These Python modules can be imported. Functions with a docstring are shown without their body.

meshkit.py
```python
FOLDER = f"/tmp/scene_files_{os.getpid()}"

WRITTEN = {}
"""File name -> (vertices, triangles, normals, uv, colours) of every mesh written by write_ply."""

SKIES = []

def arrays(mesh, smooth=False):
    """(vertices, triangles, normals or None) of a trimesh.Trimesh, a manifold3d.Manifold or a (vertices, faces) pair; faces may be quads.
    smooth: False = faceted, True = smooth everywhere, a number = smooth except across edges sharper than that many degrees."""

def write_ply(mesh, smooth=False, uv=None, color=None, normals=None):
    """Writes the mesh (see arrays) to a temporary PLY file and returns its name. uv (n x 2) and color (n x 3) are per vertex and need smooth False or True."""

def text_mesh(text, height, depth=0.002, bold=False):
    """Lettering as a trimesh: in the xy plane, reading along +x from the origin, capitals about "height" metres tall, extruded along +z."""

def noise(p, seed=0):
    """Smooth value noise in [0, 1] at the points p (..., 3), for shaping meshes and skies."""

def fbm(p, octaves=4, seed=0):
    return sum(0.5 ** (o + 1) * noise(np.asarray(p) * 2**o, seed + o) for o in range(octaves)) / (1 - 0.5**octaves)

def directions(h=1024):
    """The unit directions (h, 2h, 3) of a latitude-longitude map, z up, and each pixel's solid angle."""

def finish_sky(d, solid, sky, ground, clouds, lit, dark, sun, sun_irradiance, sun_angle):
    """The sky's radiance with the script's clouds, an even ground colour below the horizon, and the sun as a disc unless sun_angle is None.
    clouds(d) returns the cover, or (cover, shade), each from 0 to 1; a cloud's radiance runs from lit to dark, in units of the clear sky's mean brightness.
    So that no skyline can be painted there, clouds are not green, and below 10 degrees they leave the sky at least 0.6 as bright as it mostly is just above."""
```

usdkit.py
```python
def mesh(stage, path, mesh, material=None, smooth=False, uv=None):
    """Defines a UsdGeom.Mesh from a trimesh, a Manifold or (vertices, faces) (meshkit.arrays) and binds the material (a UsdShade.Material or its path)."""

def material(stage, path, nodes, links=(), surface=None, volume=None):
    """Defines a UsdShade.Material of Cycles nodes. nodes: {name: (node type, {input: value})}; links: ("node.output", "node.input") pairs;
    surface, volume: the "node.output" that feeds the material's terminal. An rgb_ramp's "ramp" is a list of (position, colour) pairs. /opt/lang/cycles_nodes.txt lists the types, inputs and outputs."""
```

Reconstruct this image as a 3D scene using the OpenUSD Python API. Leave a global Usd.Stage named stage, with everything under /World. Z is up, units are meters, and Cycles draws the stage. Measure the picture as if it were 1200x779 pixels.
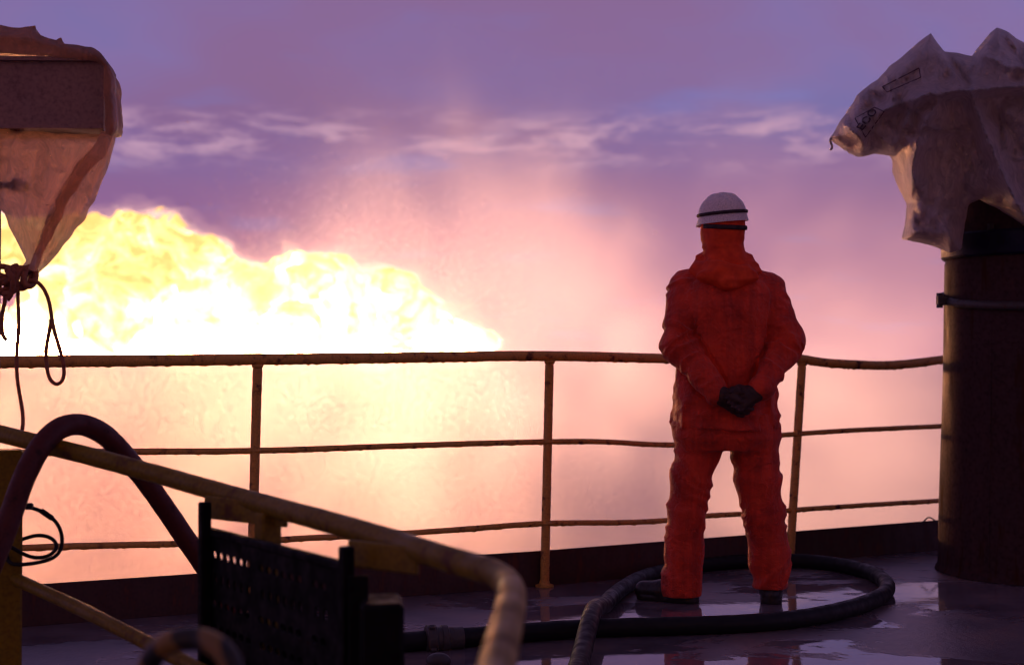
import math
import numpy as np
import trimesh
import manifold3d as m3
import shapely
from shapely.geometry import Polygon, Point, LineString
from scipy.spatial import Delaunay
from scipy.interpolate import CubicSpline, RBFInterpolator
from pxr import Usd, UsdGeom, UsdLux, UsdShade, Gf, Sdf
import usdkit
import meshkit

stage = Usd.Stage.CreateInMemory()
UsdGeom.SetStageUpAxis(stage, UsdGeom.Tokens.z)
UsdGeom.SetStageMetersPerUnit(stage, 1.0)
UsdGeom.Xform.Define(stage, '/World')
UsdGeom.Scope.Define(stage, '/World/Looks')

# ------------------------------------------------------------------ camera
EYE = np.array([0.0, 0.0, 1.10])
PITCH = 0.98                      # degrees upwards
FOCAL = 50.0
EXPOSURE = 0.0
cam = UsdGeom.Camera.Define(stage, '/World/camera')
cam.AddTranslateOp().Set(Gf.Vec3d(*EYE))
cam.AddRotateXOp().Set(90.0 + PITCH)
cam.CreateFocalLengthAttr(FOCAL)
cam.CreateHorizontalApertureAttr(36.0)
cam.CreateVerticalApertureAttr(36.0 * 664 / 1024)
cam.CreateFStopAttr(2.8)
cam.CreateFocusDistanceAttr(5.2)
cam.CreateExposureAttr(EXPOSURE)
cam.CreateClippingRangeAttr(Gf.Vec2f(0.05, 20000.0))

# ------------------------------------------------------------------ sky (dusk, the sun already under the horizon)
def mat(name, nodes, links=(), surface=None, volume=None):
    return usdkit.material(stage, '/World/Looks/' + name, nodes, links, surface=surface, volume=volume)

sky_mat = mat('dusk_sky', {
    'tc': ('texture_coordinate', {}),
    'sep': ('separate_xyz', {}),
    'sky': ('sky_texture', {'sky_type': 'single_scattering', 'sun_disc': False, 'sun_elevation': 0.01, 'sun_rotation': -2.6}),
    'skyk': ('mix', {'mix_type': 'multiply', 'fac': 1.0, 'color2': (0.015, 0.015, 0.02)}),
    # cloud sheet seen at its base: direction / height gives an even layer overhead
    'zc': ('math', {'math_type': 'maximum', 'value2': 0.0}),
    'zb': ('math', {'math_type': 'add', 'value2': 0.10}),
    'dx': ('math', {'math_type': 'divide'}),
    'dy': ('math', {'math_type': 'divide'}),
    'pl': ('combine_xyz', {'z': 0.0}),
    'n1': ('noise_texture', {'scale': 0.55, 'detail': 5.0, 'roughness': 0.52, 'distortion': 0.4}),
    'n2': ('noise_texture', {'scale': 1.6, 'detail': 4.0, 'roughness': 0.5}),
    'deck': ('rgb_ramp', {'ramp': [(0.36, (0.150, 0.150, 0.410)), (0.46, (0.225, 0.150, 0.375)), (0.54, (0.245, 0.132, 0.310)), (0.64, (0.255, 0.122, 0.265))]}),
    # lower sky, mauve towards the horizon
    'low': ('rgb_ramp', {'ramp': [(0.0, (0.36, 0.15, 0.31)), (0.25, (0.30, 0.13, 0.31)), (0.5, (0.225, 0.112, 0.29)), (1.0, (0.19, 0.12, 0.32))]}),
    'lowf': ('map_range', {'from_min': 0.0, 'from_max': 0.30, 'clamp': True}),
    'lowm': ('map_range', {'range_type': 'smoothstep', 'from_min': 0.09, 'from_max': 0.20, 'clamp': True}),
    'mixl': ('mix', {'mix_type': 'mix'}),
    # thin bright streaks of cloud edge in a band
    'maps': ('mapping', {'scale': (9.0, 9.0, 36.0)}),
    'n3': ('noise_texture', {'scale': 1.5, 'detail': 6.0, 'roughness': 0.66, 'distortion': 0.3}),
    'n3r': ('map_range', {'range_type': 'smoothstep', 'from_min': 0.44, 'from_max': 0.66, 'clamp': True}),
    'b1': ('map_range', {'range_type': 'smoothstep', 'from_min': 0.120, 'from_max': 0.146, 'clamp': True}),
    'b2': ('map_range', {'range_type': 'smoothstep', 'from_min': 0.178, 'from_max': 0.152, 'clamp': True}),
    'bm': ('math', {'math_type': 'multiply'}),
    'bs': ('math', {'math_type': 'multiply'}),
    'bk': ('math', {'math_type': 'multiply', 'value2': 0.95}),
    'zen': ('map_range', {'range_type': 'smoothstep', 'from_min': 0.20, 'from_max': 0.70, 'to_min': 0.97, 'to_max': 0.36, 'clamp': True}),
    'tw': ('map_range', {'range_type': 'smoothstep', 'from_min': -0.55, 'from_max': 0.55, 'to_min': 0.85, 'to_max': 1.0, 'clamp': True}),
    'zt': ('math', {'math_type': 'multiply'}),
    'mixz': ('mix', {'mix_type': 'multiply', 'fac': 1.0}),
    'zcol': ('combine_xyz', {}),
    'mixs': ('mix', {'mix_type': 'mix', 'color2': (0.56, 0.33, 0.48)}),
    'gap': ('map_range', {'range_type': 'smoothstep', 'from_min': 0.56, 'from_max': 0.74, 'to_max': 0.55, 'clamp': True}),
    'mixg': ('mix', {'mix_type': 'mix', 'color2': (0.17, 0.19, 0.52)}),
    'fin': ('mix', {'mix_type': 'add', 'fac': 1.0}),
    'bg': ('background_shader', {'strength': 1.0}),
}, [
    ('tc.generated', 'sep.vector'),
    ('sky.color', 'skyk.color1'),
    ('sep.z', 'zc.value1'), ('zc.value', 'zb.value1'),
    ('sep.x', 'dx.value1'), ('zb.value', 'dx.value2'), ('sep.y', 'dy.value1'), ('zb.value', 'dy.value2'),
    ('dx.value', 'pl.x'), ('dy.value', 'pl.y'),
    ('pl.vector', 'n1.vector'), ('pl.vector', 'n2.vector'),
    ('n1.fac', 'deck.fac'),
    ('sep.z', 'lowf.value'), ('lowf.result', 'low.fac'),
    ('sep.z', 'lowm.value'), ('lowm.result', 'mixl.fac'),
    ('low.color', 'mixl.color1'), ('deck.color', 'mixl.color2'),
    ('n2.fac', 'gap.value'), ('gap.result', 'mixg.fac'), ('mixl.color', 'mixg.color1'),
    ('tc.generated', 'maps.vector'), ('maps.vector', 'n3.vector'), ('n3.fac', 'n3r.value'),
    ('sep.z', 'b1.value'), ('sep.z', 'b2.value'), ('b1.result', 'bm.value1'), ('b2.result', 'bm.value2'),
    ('bm.value', 'bs.value1'), ('n3r.result', 'bs.value2'), ('bs.value', 'bk.value1'), ('bk.value', 'mixs.fac'),
    ('mixg.color', 'mixs.color1'),
    ('sep.z', 'zen.value'), ('sep.y', 'tw.value'), ('zen.result', 'zt.value1'), ('tw.result', 'zt.value2'), ('zt.value', 'zcol.x'), ('zt.value', 'zcol.y'), ('zt.value', 'zcol.z'), ('mixs.color', 'mixz.color1'), ('zcol.vector', 'mixz.color2'), ('mixz.color', 'fin.color1'), ('skyk.color', 'fin.color2'),
    ('fin.color', 'bg.color'),
], surface='bg.background')
dome = UsdLux.DomeLight.Define(stage, '/World/sky')
UsdShade.MaterialBindingAPI.Apply(dome.GetPrim()).Bind(sky_mat)

# ------------------------------------------------------------------ helpers
_p = math.radians(PITCH)
_FW = np.array([0, math.cos(_p), math.sin(_p)])
_UP = np.array([0, -math.sin(_p), math.cos(_p)])
_K = 1200 / 36.0 * FOCAL


def P(px, py, y):
    """The point y metres ahead of the camera that stands at pixel (px, py) of the 1200 x 779 photograph: used to measure the place."""
    d = _FW + np.array([1.0, 0, 0]) * ((px - 600) / _K) - _UP * ((py - 389.5) / _K)
    return EYE + d * (y / d[1])


def G(px, py, z=0.0):
    d = _FW + np.array([1.0, 0, 0]) * ((px - 600) / _K) - _UP * ((py - 389.5) / _K)
    return EYE + d * ((z - EYE[2]) / d[2])


_used = {}


def path(name, parent='/World'):
    parent = str(parent.GetPath()) if hasattr(parent, 'GetPath') else parent
    k = (parent, name)
    n = _used.get(k, 0)
    _used[k] = n + 1
    return f'{parent}/{name}' + (f'_{n:03d}' if n else '')


def tag(p, label=None, cat=None, group=None, kind=None):
    p = p.GetPrim()
    for k, v in (('label', label), ('category', cat), ('group', group), ('kind', kind)):
        if v:
            p.SetCustomDataByKey(k, v)
    return p


def thing(name, label, cat, loc=(0, 0, 0), group=None):
    x = UsdGeom.Xform.Define(stage, path(name))
    x.AddTranslateOp().Set(Gf.Vec3d(*map(float, loc)))
    x.GetPrim().SetCustomDataByKey('_', '')
    x.GetPrim().ClearCustomDataByKey('_')
    ORG[str(x.GetPath())] = np.array(loc, float)
    tag(x, label, cat, group)
    return x


ORG = {}


def obj(name, mesh, m, parent=None, smooth=35, uv=None):
    """One Mesh prim; vertices are given in world coordinates and stored about the thing's base."""
    v, f = (mesh.vertices, mesh.faces) if isinstance(mesh, trimesh.Trimesh) else meshkit.arrays(mesh)[:2]
    v = np.array(v, float)
    if parent is not None:
        top = '/'.join(str(parent.GetPath()).split('/')[:3])
        v = v - ORG.get(top, 0)
    return usdkit.mesh(stage, path(name, parent or '/World'), trimesh.Trimesh(v, np.array(f), process=False), m, smooth=smooth, uv=uv)


def cat_(*ms):
    return trimesh.util.concatenate([x for x in ms])


def box(c, s, rz=0.0, bev=0.0):
    """A box, chamfered when bev > 0."""
    s = np.array(s, float)
    if bev <= 0:
        b = trimesh.creation.box(s)
    else:
        h = s / 2
        pts = []
        for sx in (-1, 1):
            for sy in (-1, 1):
                for sz in (-1, 1):
                    q = np.array([sx, sy, sz]) * h
                    for k in range(3):
                        r = np.array([sx, sy, sz]) * bev
                        r[k] = 0
                        pts.append(q - r)
        b = trimesh.convex.convex_hull(np.array(pts))
    b.apply_transform(trimesh.transformations.rotation_matrix(rz, [0, 0, 1]))
    b.apply_translation(c)
    return b


def orient(b, x, y, z, c):
    T = np.eye(4)
    T[:3, 0], T[:3, 1], T[:3, 2], T[:3, 3] = x, y, z, c
    b.apply_transform(T)
    return b


def frame_of(x, up=(0, 0, 1)):
    x = np.array(x, float)
    x /= np.linalg.norm(x)
    y = np.cross(up, x)
    y /= np.linalg.norm(y)
    return x, y, np.cross(x, y)


def spline(pts, step=0.02, closed=False):
    pts = np.array(pts, float)
    t = np.r_[0, np.cumsum(np.linalg.norm(np.diff(pts, axis=0), axis=1) ** 0.7)]
    cs = CubicSpline(t, pts)
    fine = cs(np.linspace(0, t[-1], 400))
    L = np.r_[0, np.cumsum(np.linalg.norm(np.diff(fine, axis=0), axis=1))]
    n = max(4, int(L[-1] / step))
    s = np.linspace(0, L[-1], n)
    return np.stack([np.interp(s, L, fine[:, k]) for k in range(3)], 1)


def tube(pts, r, sides=14, caps=True, rough=0.0, seed=0, scale=30.0):
    """A round bar along a polyline (parallel transport frame); rough dents and pits it."""
    p = np.array(pts, float)
    r = np.broadcast_to(np.array(r, float), (len(p),))
    t = np.gradient(p, axis=0)
    t /= np.linalg.norm(t, axis=1, keepdims=True) + 1e-12
    a = np.zeros_like(p)
    ref = np.array([0, 0, 1.0]) if abs(t[0, 2]) < 0.9 else np.array([1.0, 0, 0])
    v = np.cross(t[0], ref)
    v /= np.linalg.norm(v)
    for i in range(len(p)):
        v = v - t[i] * np.dot(v, t[i])
        v /= np.linalg.norm(v)
        a[i] = v
    b = np.cross(t, a)
    ang = np.arange(sides) * 2 * math.pi / sides
    dirs = np.cos(ang)[None, :, None] * a[:, None] + np.sin(ang)[None, :, None] * b[:, None]
    rr = r[:, None, None] * np.ones((len(p), sides, 1))
    if rough:
        q = p[:, None] + dirs * r[:, None, None]
        rr = rr + rough * (meshkit.fbm(q * scale, 3, seed)[..., None] - 0.5) * 2
    V = (p[:, None] + dirs * rr).reshape(-1, 3)
    i, j = np.meshgrid(np.arange(len(p) - 1), np.arange(sides), indexing='ij')
    q0, q1 = i * sides + j, i * sides + (j + 1) % sides
    F = np.vstack([np.stack([q0, q1, q1 + sides], -1).reshape(-1, 3), np.stack([q0, q1 + sides, q0 + sides], -1).reshape(-1, 3)])
    if caps:
        n = len(V)
        V = np.vstack([V, p[0], p[-1]])
        k = np.arange(sides)
        e = (len(p) - 1) * sides
        F = np.vstack([F, np.stack([np.full(sides, n), (k + 1) % sides, k], 1), np.stack([np.full(sides, n + 1), e + k, e + (k + 1) % sides], 1)])
    return trimesh.Trimesh(V, F, process=False)


def line(a, b, step=0.02):
    a, b = np.array(a, float), np.array(b, float)
    n = max(2, int(np.linalg.norm(b - a) / step) + 1)
    return a + (b - a) * np.linspace(0, 1, n)[:, None]


def revolve(profile, n=64, c=(0, 0, 0)):
    m = trimesh.creation.revolve(np.array(profile, float), sections=n)
    m.apply_translation(c)
    return m


# round cones joined smoothly, meshed by surface nets
def sd_cone(p, a, b, ra, rb):
    a, b = np.array(a, float), np.array(b, float)
    ba = b - a
    h = np.clip(((p - a) @ ba) / (ba @ ba + 1e-12), 0, 1)
    return np.linalg.norm(p - a - h[..., None] * ba, axis=-1) - (ra + (rb - ra) * h)


def sd_ell(p, c, r, rot=None):
    q = p - np.array(c, float)
    if rot is not None:
        q = q @ rot
    r = np.array(r, float)
    k = np.linalg.norm(q / r, axis=-1)
    return (k - 1) * np.min(r) if False else k * (k - 1) / (np.linalg.norm(q / (r * r), axis=-1) + 1e-9)


def smin(a, b, k):
    h = np.clip(0.5 + 0.5 * (b - a) / k, 0, 1)
    return b + (a - b) * h - k * h * (1 - h)


def surface_nets(f, lo, hi, h):
    lo, hi = np.array(lo, float), np.array(hi, float)
    n = np.ceil((hi - lo) / h).astype(int) + 1
    ax = [lo[k] + np.arange(n[k]) * h for k in range(3)]
    grid = np.stack(np.meshgrid(*ax, indexing='ij'), -1)
    d = np.empty(n)
    for i in range(0, n[0], 16):
        d[i:i + 16] = f(grid[i:i + 16])
    s = d < 0
    c = [s[i:n[0] - 1 + i, j:n[1] - 1 + j, k:n[2] - 1 + k] for i in (0, 1) for j in (0, 1) for k in (0, 1)]
    cnt = sum(x.astype(int) for x in c)
    act = (cnt > 0) & (cnt < 8)
    idx = np.full(act.shape, -1)
    cells = np.argwhere(act)
    idx[act] = np.arange(len(cells))
    corner = np.array([(i, j, k) for i in (0, 1) for j in (0, 1) for k in (0, 1)])
    dv = np.stack([d[tuple((cells + o).T)] for o in corner], 1)
    acc, num = np.zeros((len(cells), 3)), np.zeros(len(cells))
    for a in range(8):
        for b in range(a + 1, 8):
            if np.abs(corner[a] - corner[b]).sum() == 1:
                x = (dv[:, a] < 0) != (dv[:, b] < 0)
                t = dv[:, a] / (dv[:, a] - dv[:, b] + 1e-15)
                acc += np.where(x[:, None], corner[a] + t[:, None] * (corner[b] - corner[a]), 0)
                num += x
    V = lo + (cells + acc / num[:, None]) * h
    F = []
    for k in range(3):
        o = np.zeros(3, int)
        o[k] = 1
        u, w = [x for x in range(3) if x != k]
        A = s[tuple(slice(0, n[q] - o[q]) for q in range(3))]
        B = s[tuple(slice(o[q], n[q]) for q in range(3))]
        E = np.argwhere(A != B)
        E = E[(E[:, u] > 0) & (E[:, w] > 0) & (E[:, u] < n[u] - 1) & (E[:, w] < n[w] - 1)]
        inside = A[tuple(E.T)]
        du, dw = np.zeros(3, int), np.zeros(3, int)
        du[u], dw[w] = 1, 1
        q = np.stack([idx[tuple((E - du - dw).T)], idx[tuple((E - dw).T)], idx[tuple(E.T)], idx[tuple((E - du).T)]], 1)
        flip = inside if k != 1 else ~inside
        q = np.where(flip[:, None], q, q[:, ::-1])
        F.append(q)
    F = np.vstack(F)
    F = np.vstack([F[:, [0, 1, 2]], F[:, [0, 2, 3]]])
    return trimesh.Trimesh(V, F, process=False)


# ------------------------------------------------------------------ the burning flare, its spray and the sea
FLAME = 180.0
FD = 70.0                                       # metres to the flame
flame_mat = mat('flame_fire', {
    'g': ('geometry', {}),
    's': ('separate_xyz', {}),
    'n': ('noise_texture', {'scale': 0.34, 'detail': 6.0, 'roughness': 0.66, 'distortion': 0.9}),
    'h': ('math', {'math_type': 'multiply_add', 'value2': -0.045, 'value3': 0.20}),
    'f': ('math', {'math_type': 'add'}),
    'r': ('rgb_ramp', {'ramp': [(0.36, (0.0078, 0.0042, 0.0011)), (0.47, (0.0108, 0.0072, 0.0026)), (0.57, (0.021, 0.0150, 0.0068)), (0.64, (0.12, 0.065, 0.030)), (0.72, (1.0, 0.30, 0.10))]}),
    'e': ('emission', {'strength': FLAME}),
}, [('g.position', 'n.vector'), ('g.position', 's.vector'), ('s.z', 'h.value1'), ('h.value', 'f.value1'), ('n.fac', 'f.value2'), ('f.value', 'r.fac'), ('r.color', 'e.color')], surface='e.emission')
def sstep(a, b, x):
    t = np.clip((x - a) / (b - a), 0, 1)
    return t * t * (3 - 2 * t)


def build_flame():
    blobs = [(-80, 350, 86), (-40, 345, 82), (20, 352, 74), (70, 345, 66), (118, 334, 58), (165, 312, 40), (192, 297, 27), (212, 306, 22), (140, 300, 26),
             (232, 342, 38), (262, 366, 36), (300, 364, 34), (338, 340, 28), (352, 322, 15), (385, 356, 33), (430, 366, 24), (452, 352, 17), (476, 372, 20), (500, 394, 14), (530, 407, 9), (556, 411, 6)]
    for x in range(-90, 460, 40):
        blobs.append((x, 396, 28))
    k = FD / _K
    C = np.array([P(x, y, FD + 2.0 * math.sin(i * 2.3)) for i, (x, y, r) in enumerate(blobs)])
    R = np.array([r * k for _, _, r in blobs])

    def f(p):
        d = np.full(p.shape[:-1], 1e9)
        for c, r in zip(C, R):
            q = p - c
            q = q * np.array([1.0, 0.75, 1.0])
            d = smin(d, np.linalg.norm(q, axis=-1) - r, 0.5)
        b = 0
        for o, (s, a) in enumerate(((0.30, 1.1), (0.62, 1.0), (1.3, 0.62), (2.7, 0.36))):
            b = b + a * (0.5 - np.abs(meshkit.noise(p * s + 7.3 * o, 5 + o) - 0.5) * 2)
        d = d - 1.05 * b + 0.12
        return np.maximum(d, 1.15 + 0.5 * (b - 0.5) - p[..., 2])
    lo, hi = C.min(0) - R.max() * 1.3, C.max(0) + R.max() * 1.3
    lo[0], hi[0] = P(-110, 400, FD)[0], C[:, 0].max() + 3
    m = surface_nets(f, lo, hi, 0.15)
    t = thing('gas_flare', 'huge white and yellow fireball of burning gas over the sea behind the railing', 'flame', P(200, 420, FD))
    obj('flame_core', m, flame_mat, t, smooth=True)
    # thinner burning gas round it
    for k, (grow, e, c) in enumerate(((0.26, 0.30, (1.0, 0.66, 0.36)), (0.65, 0.045, (1.0, 0.55, 0.32)))):
        m = surface_nets(lambda p: f(p) - grow - 0.9 * (meshkit.fbm(p * 0.9, 3, 70 + k) - 0.5), lo, hi, 0.3)
        fm = mat('thin_fire_%d' % k, {'v': ('principled_volume', {'density': 0.0, 'emission_color': c, 'emission_strength': e})}, [], volume='v.volume')
        obj('flame_fringe', m, fm, t, smooth=False)


build_flame()


mist_mat = mat('self_glowing_spray', {
    'g': ('geometry', {}),
    's': ('separate_xyz', {}),
    'm1': ('mapping', {'scale': (0.085, 0.016, 0.075), 'location': (0.62, 0.2, 0.4)}),
    'n': ('noise_texture', {'scale': 1.0, 'detail': 3.0, 'roughness': 0.55}),
    'nr': ('map_range', {'range_type': 'smoothstep', 'from_min': 0.32, 'from_max': 0.68, 'to_min': 0.34, 'to_max': 1.85, 'clamp': True}),
    # the top of the spray rises and sinks in plumes
    'm2': ('mapping', {'scale': (0.20, 0.020, 0.09), 'location': (4.75, 2.2, 0.4)}),
    'nz': ('noise_texture', {'scale': 1.0, 'detail': 3.0, 'roughness': 0.55}),
    'nzk': ('math', {'math_type': 'multiply_add', 'value2': -16.0, 'value3': 8.5}),
    'zz': ('math', {'math_type': 'add'}),
    'xl': ('map_range', {'range_type': 'smoothstep', 'from_min': -17.0, 'from_max': -5.0, 'to_min': 8.5, 'to_max': 0.0, 'clamp': True}),
    'zl': ('math', {'math_type': 'add'}),
    'zf': ('map_range', {'from_min': -20.0, 'from_max': 20.0, 'clamp': True}),
    'zr': ('rgb_ramp', {'ramp': [(0.0, (1, 1, 1)), (0.48, (1, 1, 1)), (0.60, (0.78,) * 3), (0.70, (0.58,) * 3), (0.78, (0.24,) * 3), (0.85, (0.04,) * 3), (0.90, (0.0,) * 3), (1.0, (0,) * 3)]}),
    'x1': ('map_range', {'range_type': 'smoothstep', 'from_min': 49.5, 'from_max': 25.0, 'clamp': True}),
    'x0': ('map_range', {'range_type': 'smoothstep', 'from_min': -66.0, 'from_max': -45.0, 'clamp': True}),
    'y0': ('map_range', {'range_type': 'smoothstep', 'from_min': 38.0, 'from_max': 52.0, 'clamp': True}),
    'y1': ('map_range', {'range_type': 'smoothstep', 'from_min': 112.0, 'from_max': 95.0, 'clamp': True}),
    'a': ('math', {'math_type': 'multiply'}), 'b': ('math', {'math_type': 'multiply'}), 'c': ('math', {'math_type': 'multiply'}),
    'd': ('math', {'math_type': 'multiply'}), 'e': ('math', {'math_type': 'multiply'}),
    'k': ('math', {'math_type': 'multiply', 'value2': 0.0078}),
    # flare glow on the spray, painted in as emission of the mist itself
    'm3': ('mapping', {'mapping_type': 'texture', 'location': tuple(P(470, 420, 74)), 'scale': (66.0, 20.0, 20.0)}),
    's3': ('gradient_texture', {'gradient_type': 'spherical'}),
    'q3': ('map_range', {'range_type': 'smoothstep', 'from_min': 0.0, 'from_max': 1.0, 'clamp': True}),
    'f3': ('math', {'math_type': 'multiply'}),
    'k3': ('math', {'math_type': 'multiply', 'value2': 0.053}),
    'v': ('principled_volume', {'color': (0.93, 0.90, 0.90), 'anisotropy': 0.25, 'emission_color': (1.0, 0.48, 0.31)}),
}, [('g.position', 's.vector'), ('g.position', 'm1.vector'), ('m1.vector', 'n.vector'), ('n.fac', 'nr.value'),
    ('g.position', 'm2.vector'), ('m2.vector', 'nz.vector'), ('nz.fac', 'nzk.value1'), ('s.z', 'zz.value1'), ('nzk.value', 'zz.value2'), ('s.x', 'xl.value'), ('zz.value', 'zl.value1'), ('xl.result', 'zl.value2'), ('zl.value', 'zf.value'),
    ('zf.result', 'zr.fac'), ('s.x', 'x1.value'), ('s.x', 'x0.value'), ('s.y', 'y0.value'), ('s.y', 'y1.value'),
    ('nr.result', 'a.value1'), ('zr.color', 'a.value2'), ('a.value', 'b.value1'), ('x1.result', 'b.value2'), ('b.value', 'c.value1'), ('x0.result', 'c.value2'),
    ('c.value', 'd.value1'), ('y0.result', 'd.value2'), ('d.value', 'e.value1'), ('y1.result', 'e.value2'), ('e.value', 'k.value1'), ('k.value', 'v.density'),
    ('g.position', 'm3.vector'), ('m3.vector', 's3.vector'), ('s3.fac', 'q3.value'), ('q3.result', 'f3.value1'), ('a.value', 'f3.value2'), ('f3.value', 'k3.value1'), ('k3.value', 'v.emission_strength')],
    volume='v.volume')
tag(obj('spray_mist', box((-9, 75, 0), (118, 76, 41)), mist_mat, smooth=False), 'mist of water spray drifting around the flare, its glow painted in as emission', 'mist', kind='stuff')

sea_mat = mat('sea_water', {
    'g': ('geometry', {}),
    'm': ('mapping', {'scale': (0.5, 0.35, 0.5)}),
    'n': ('noise_texture', {'scale': 0.6, 'detail': 6.0, 'roughness': 0.6}),
    'b': ('bump', {'strength': 0.9, 'distance': 1.2}),
    'p': ('principled_bsdf', {'base_color': (0.012, 0.02, 0.03), 'roughness': 0.12, 'ior': 1.33}),
}, [('g.position', 'm.vector'), ('m.vector', 'n.vector'), ('n.fac', 'b.height'), ('b.normal', 'p.normal')], surface='p.BSDF')
sea = trimesh.creation.box((12000, 12000, 0.2))
sea.apply_translation((0, 5000, -21.6))
tag(obj('sea', sea, sea_mat, smooth=False), 'dark sea far below the deck, lit by the flare', 'sea', kind='structure')

# ------------------------------------------------------------------ materials of the deck and its gear
def painted(name, base, chip, rough=0.45, scale=14.0, chip_at=0.60, bump=0.25, spec=0.5, runs=(1.0, 1.0, 1.0)):
    """Paint with rust and grime breaking through in patches."""
    return mat(name, {
        'g': ('geometry', {}),
        'mp': ('mapping', {'scale': runs}),
        'n': ('noise_texture', {'scale': scale, 'detail': 6.0, 'roughness': 0.65}),
        'f': ('noise_texture', {'scale': scale * 9, 'detail': 3.0, 'roughness': 0.6}),
        'r': ('map_range', {'range_type': 'smoothstep', 'from_min': chip_at - 0.06, 'from_max': chip_at + 0.08, 'clamp': True}),
        'v': ('rgb_ramp', {'ramp': [(0.25, tuple(0.62 * c for c in base)), (0.5, base), (0.8, tuple(min(1, 1.25 * c) for c in base))]}),
        'c': ('mix', {'mix_type': 'mix', 'color2': chip}),
        'q': ('map_range', {'from_min': 0.3, 'from_max': 0.7, 'to_min': rough * 0.6, 'to_max': min(1, rough * 1.5), 'clamp': True}),
        'b': ('bump', {'strength': bump, 'distance': 0.004}),
        'p': ('principled_bsdf', {'specular_ior_level': spec}),
    }, [('g.position', 'mp.vector'), ('mp.vector', 'n.vector'), ('g.position', 'f.vector'), ('n.fac', 'r.value'), ('f.fac', 'v.fac'), ('v.color', 'c.color1'), ('r.result', 'c.fac'), ('c.color', 'p.base_color'),
        ('n.fac', 'q.value'), ('q.result', 'p.roughness'), ('f.fac', 'b.height'), ('b.normal', 'p.normal')], surface='p.BSDF')


RAIL = painted('railing_paint', (0.62, 0.30, 0.055), (0.10, 0.035, 0.015), 0.55, 16)
YEL = painted('guard_yellow_paint', (0.20, 0.125, 0.005), (0.10, 0.045, 0.02), 0.5, 11, 0.60, spec=0.3)
KICK = painted('toe_board_paint', (0.05, 0.016, 0.012), (0.10, 0.030, 0.015), 0.6, 9, 0.60, runs=(1.6, 1.6, 0.5))
COL = painted('column_paint', (0.060, 0.032, 0.034), (0.050, 0.018, 0.010), 0.45, 5, 0.60, 0.25, spec=0.014, runs=(2.2, 2.2, 0.35))
NAVY = painted('navy_paint', (0.008, 0.008, 0.035), (0.01, 0.01, 0.015), 0.5, 12, spec=0.2)
BLACK = painted('black_plastic', (0.004, 0.004, 0.004), (0.003, 0.003, 0.003), 0.6, 20, bump=0.1, spec=0.12)
HOUSING = painted('lamp_housing_paint', (0.26, 0.14, 0.125), (0.05, 0.03, 0.03), 0.55, 8, 0.68, 0.1)
STEEL = painted('dull_steel', (0.05, 0.042, 0.040), (0.05, 0.022, 0.014), 0.4, 30)
RED_RUBBER = painted('red_hose_rubber', (0.075, 0.012, 0.008), (0.03, 0.008, 0.006), 0.5, 25, 0.62, spec=0.3)
BLACK_RUBBER = painted('black_hose_rubber', (0.007, 0.006, 0.007), (0.014, 0.010, 0.010), 0.5, 22, 0.62, spec=0.25)
ROPE = painted('rope_fibre', (0.30, 0.10, 0.045), (0.16, 0.05, 0.025), 0.9, 60)
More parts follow.
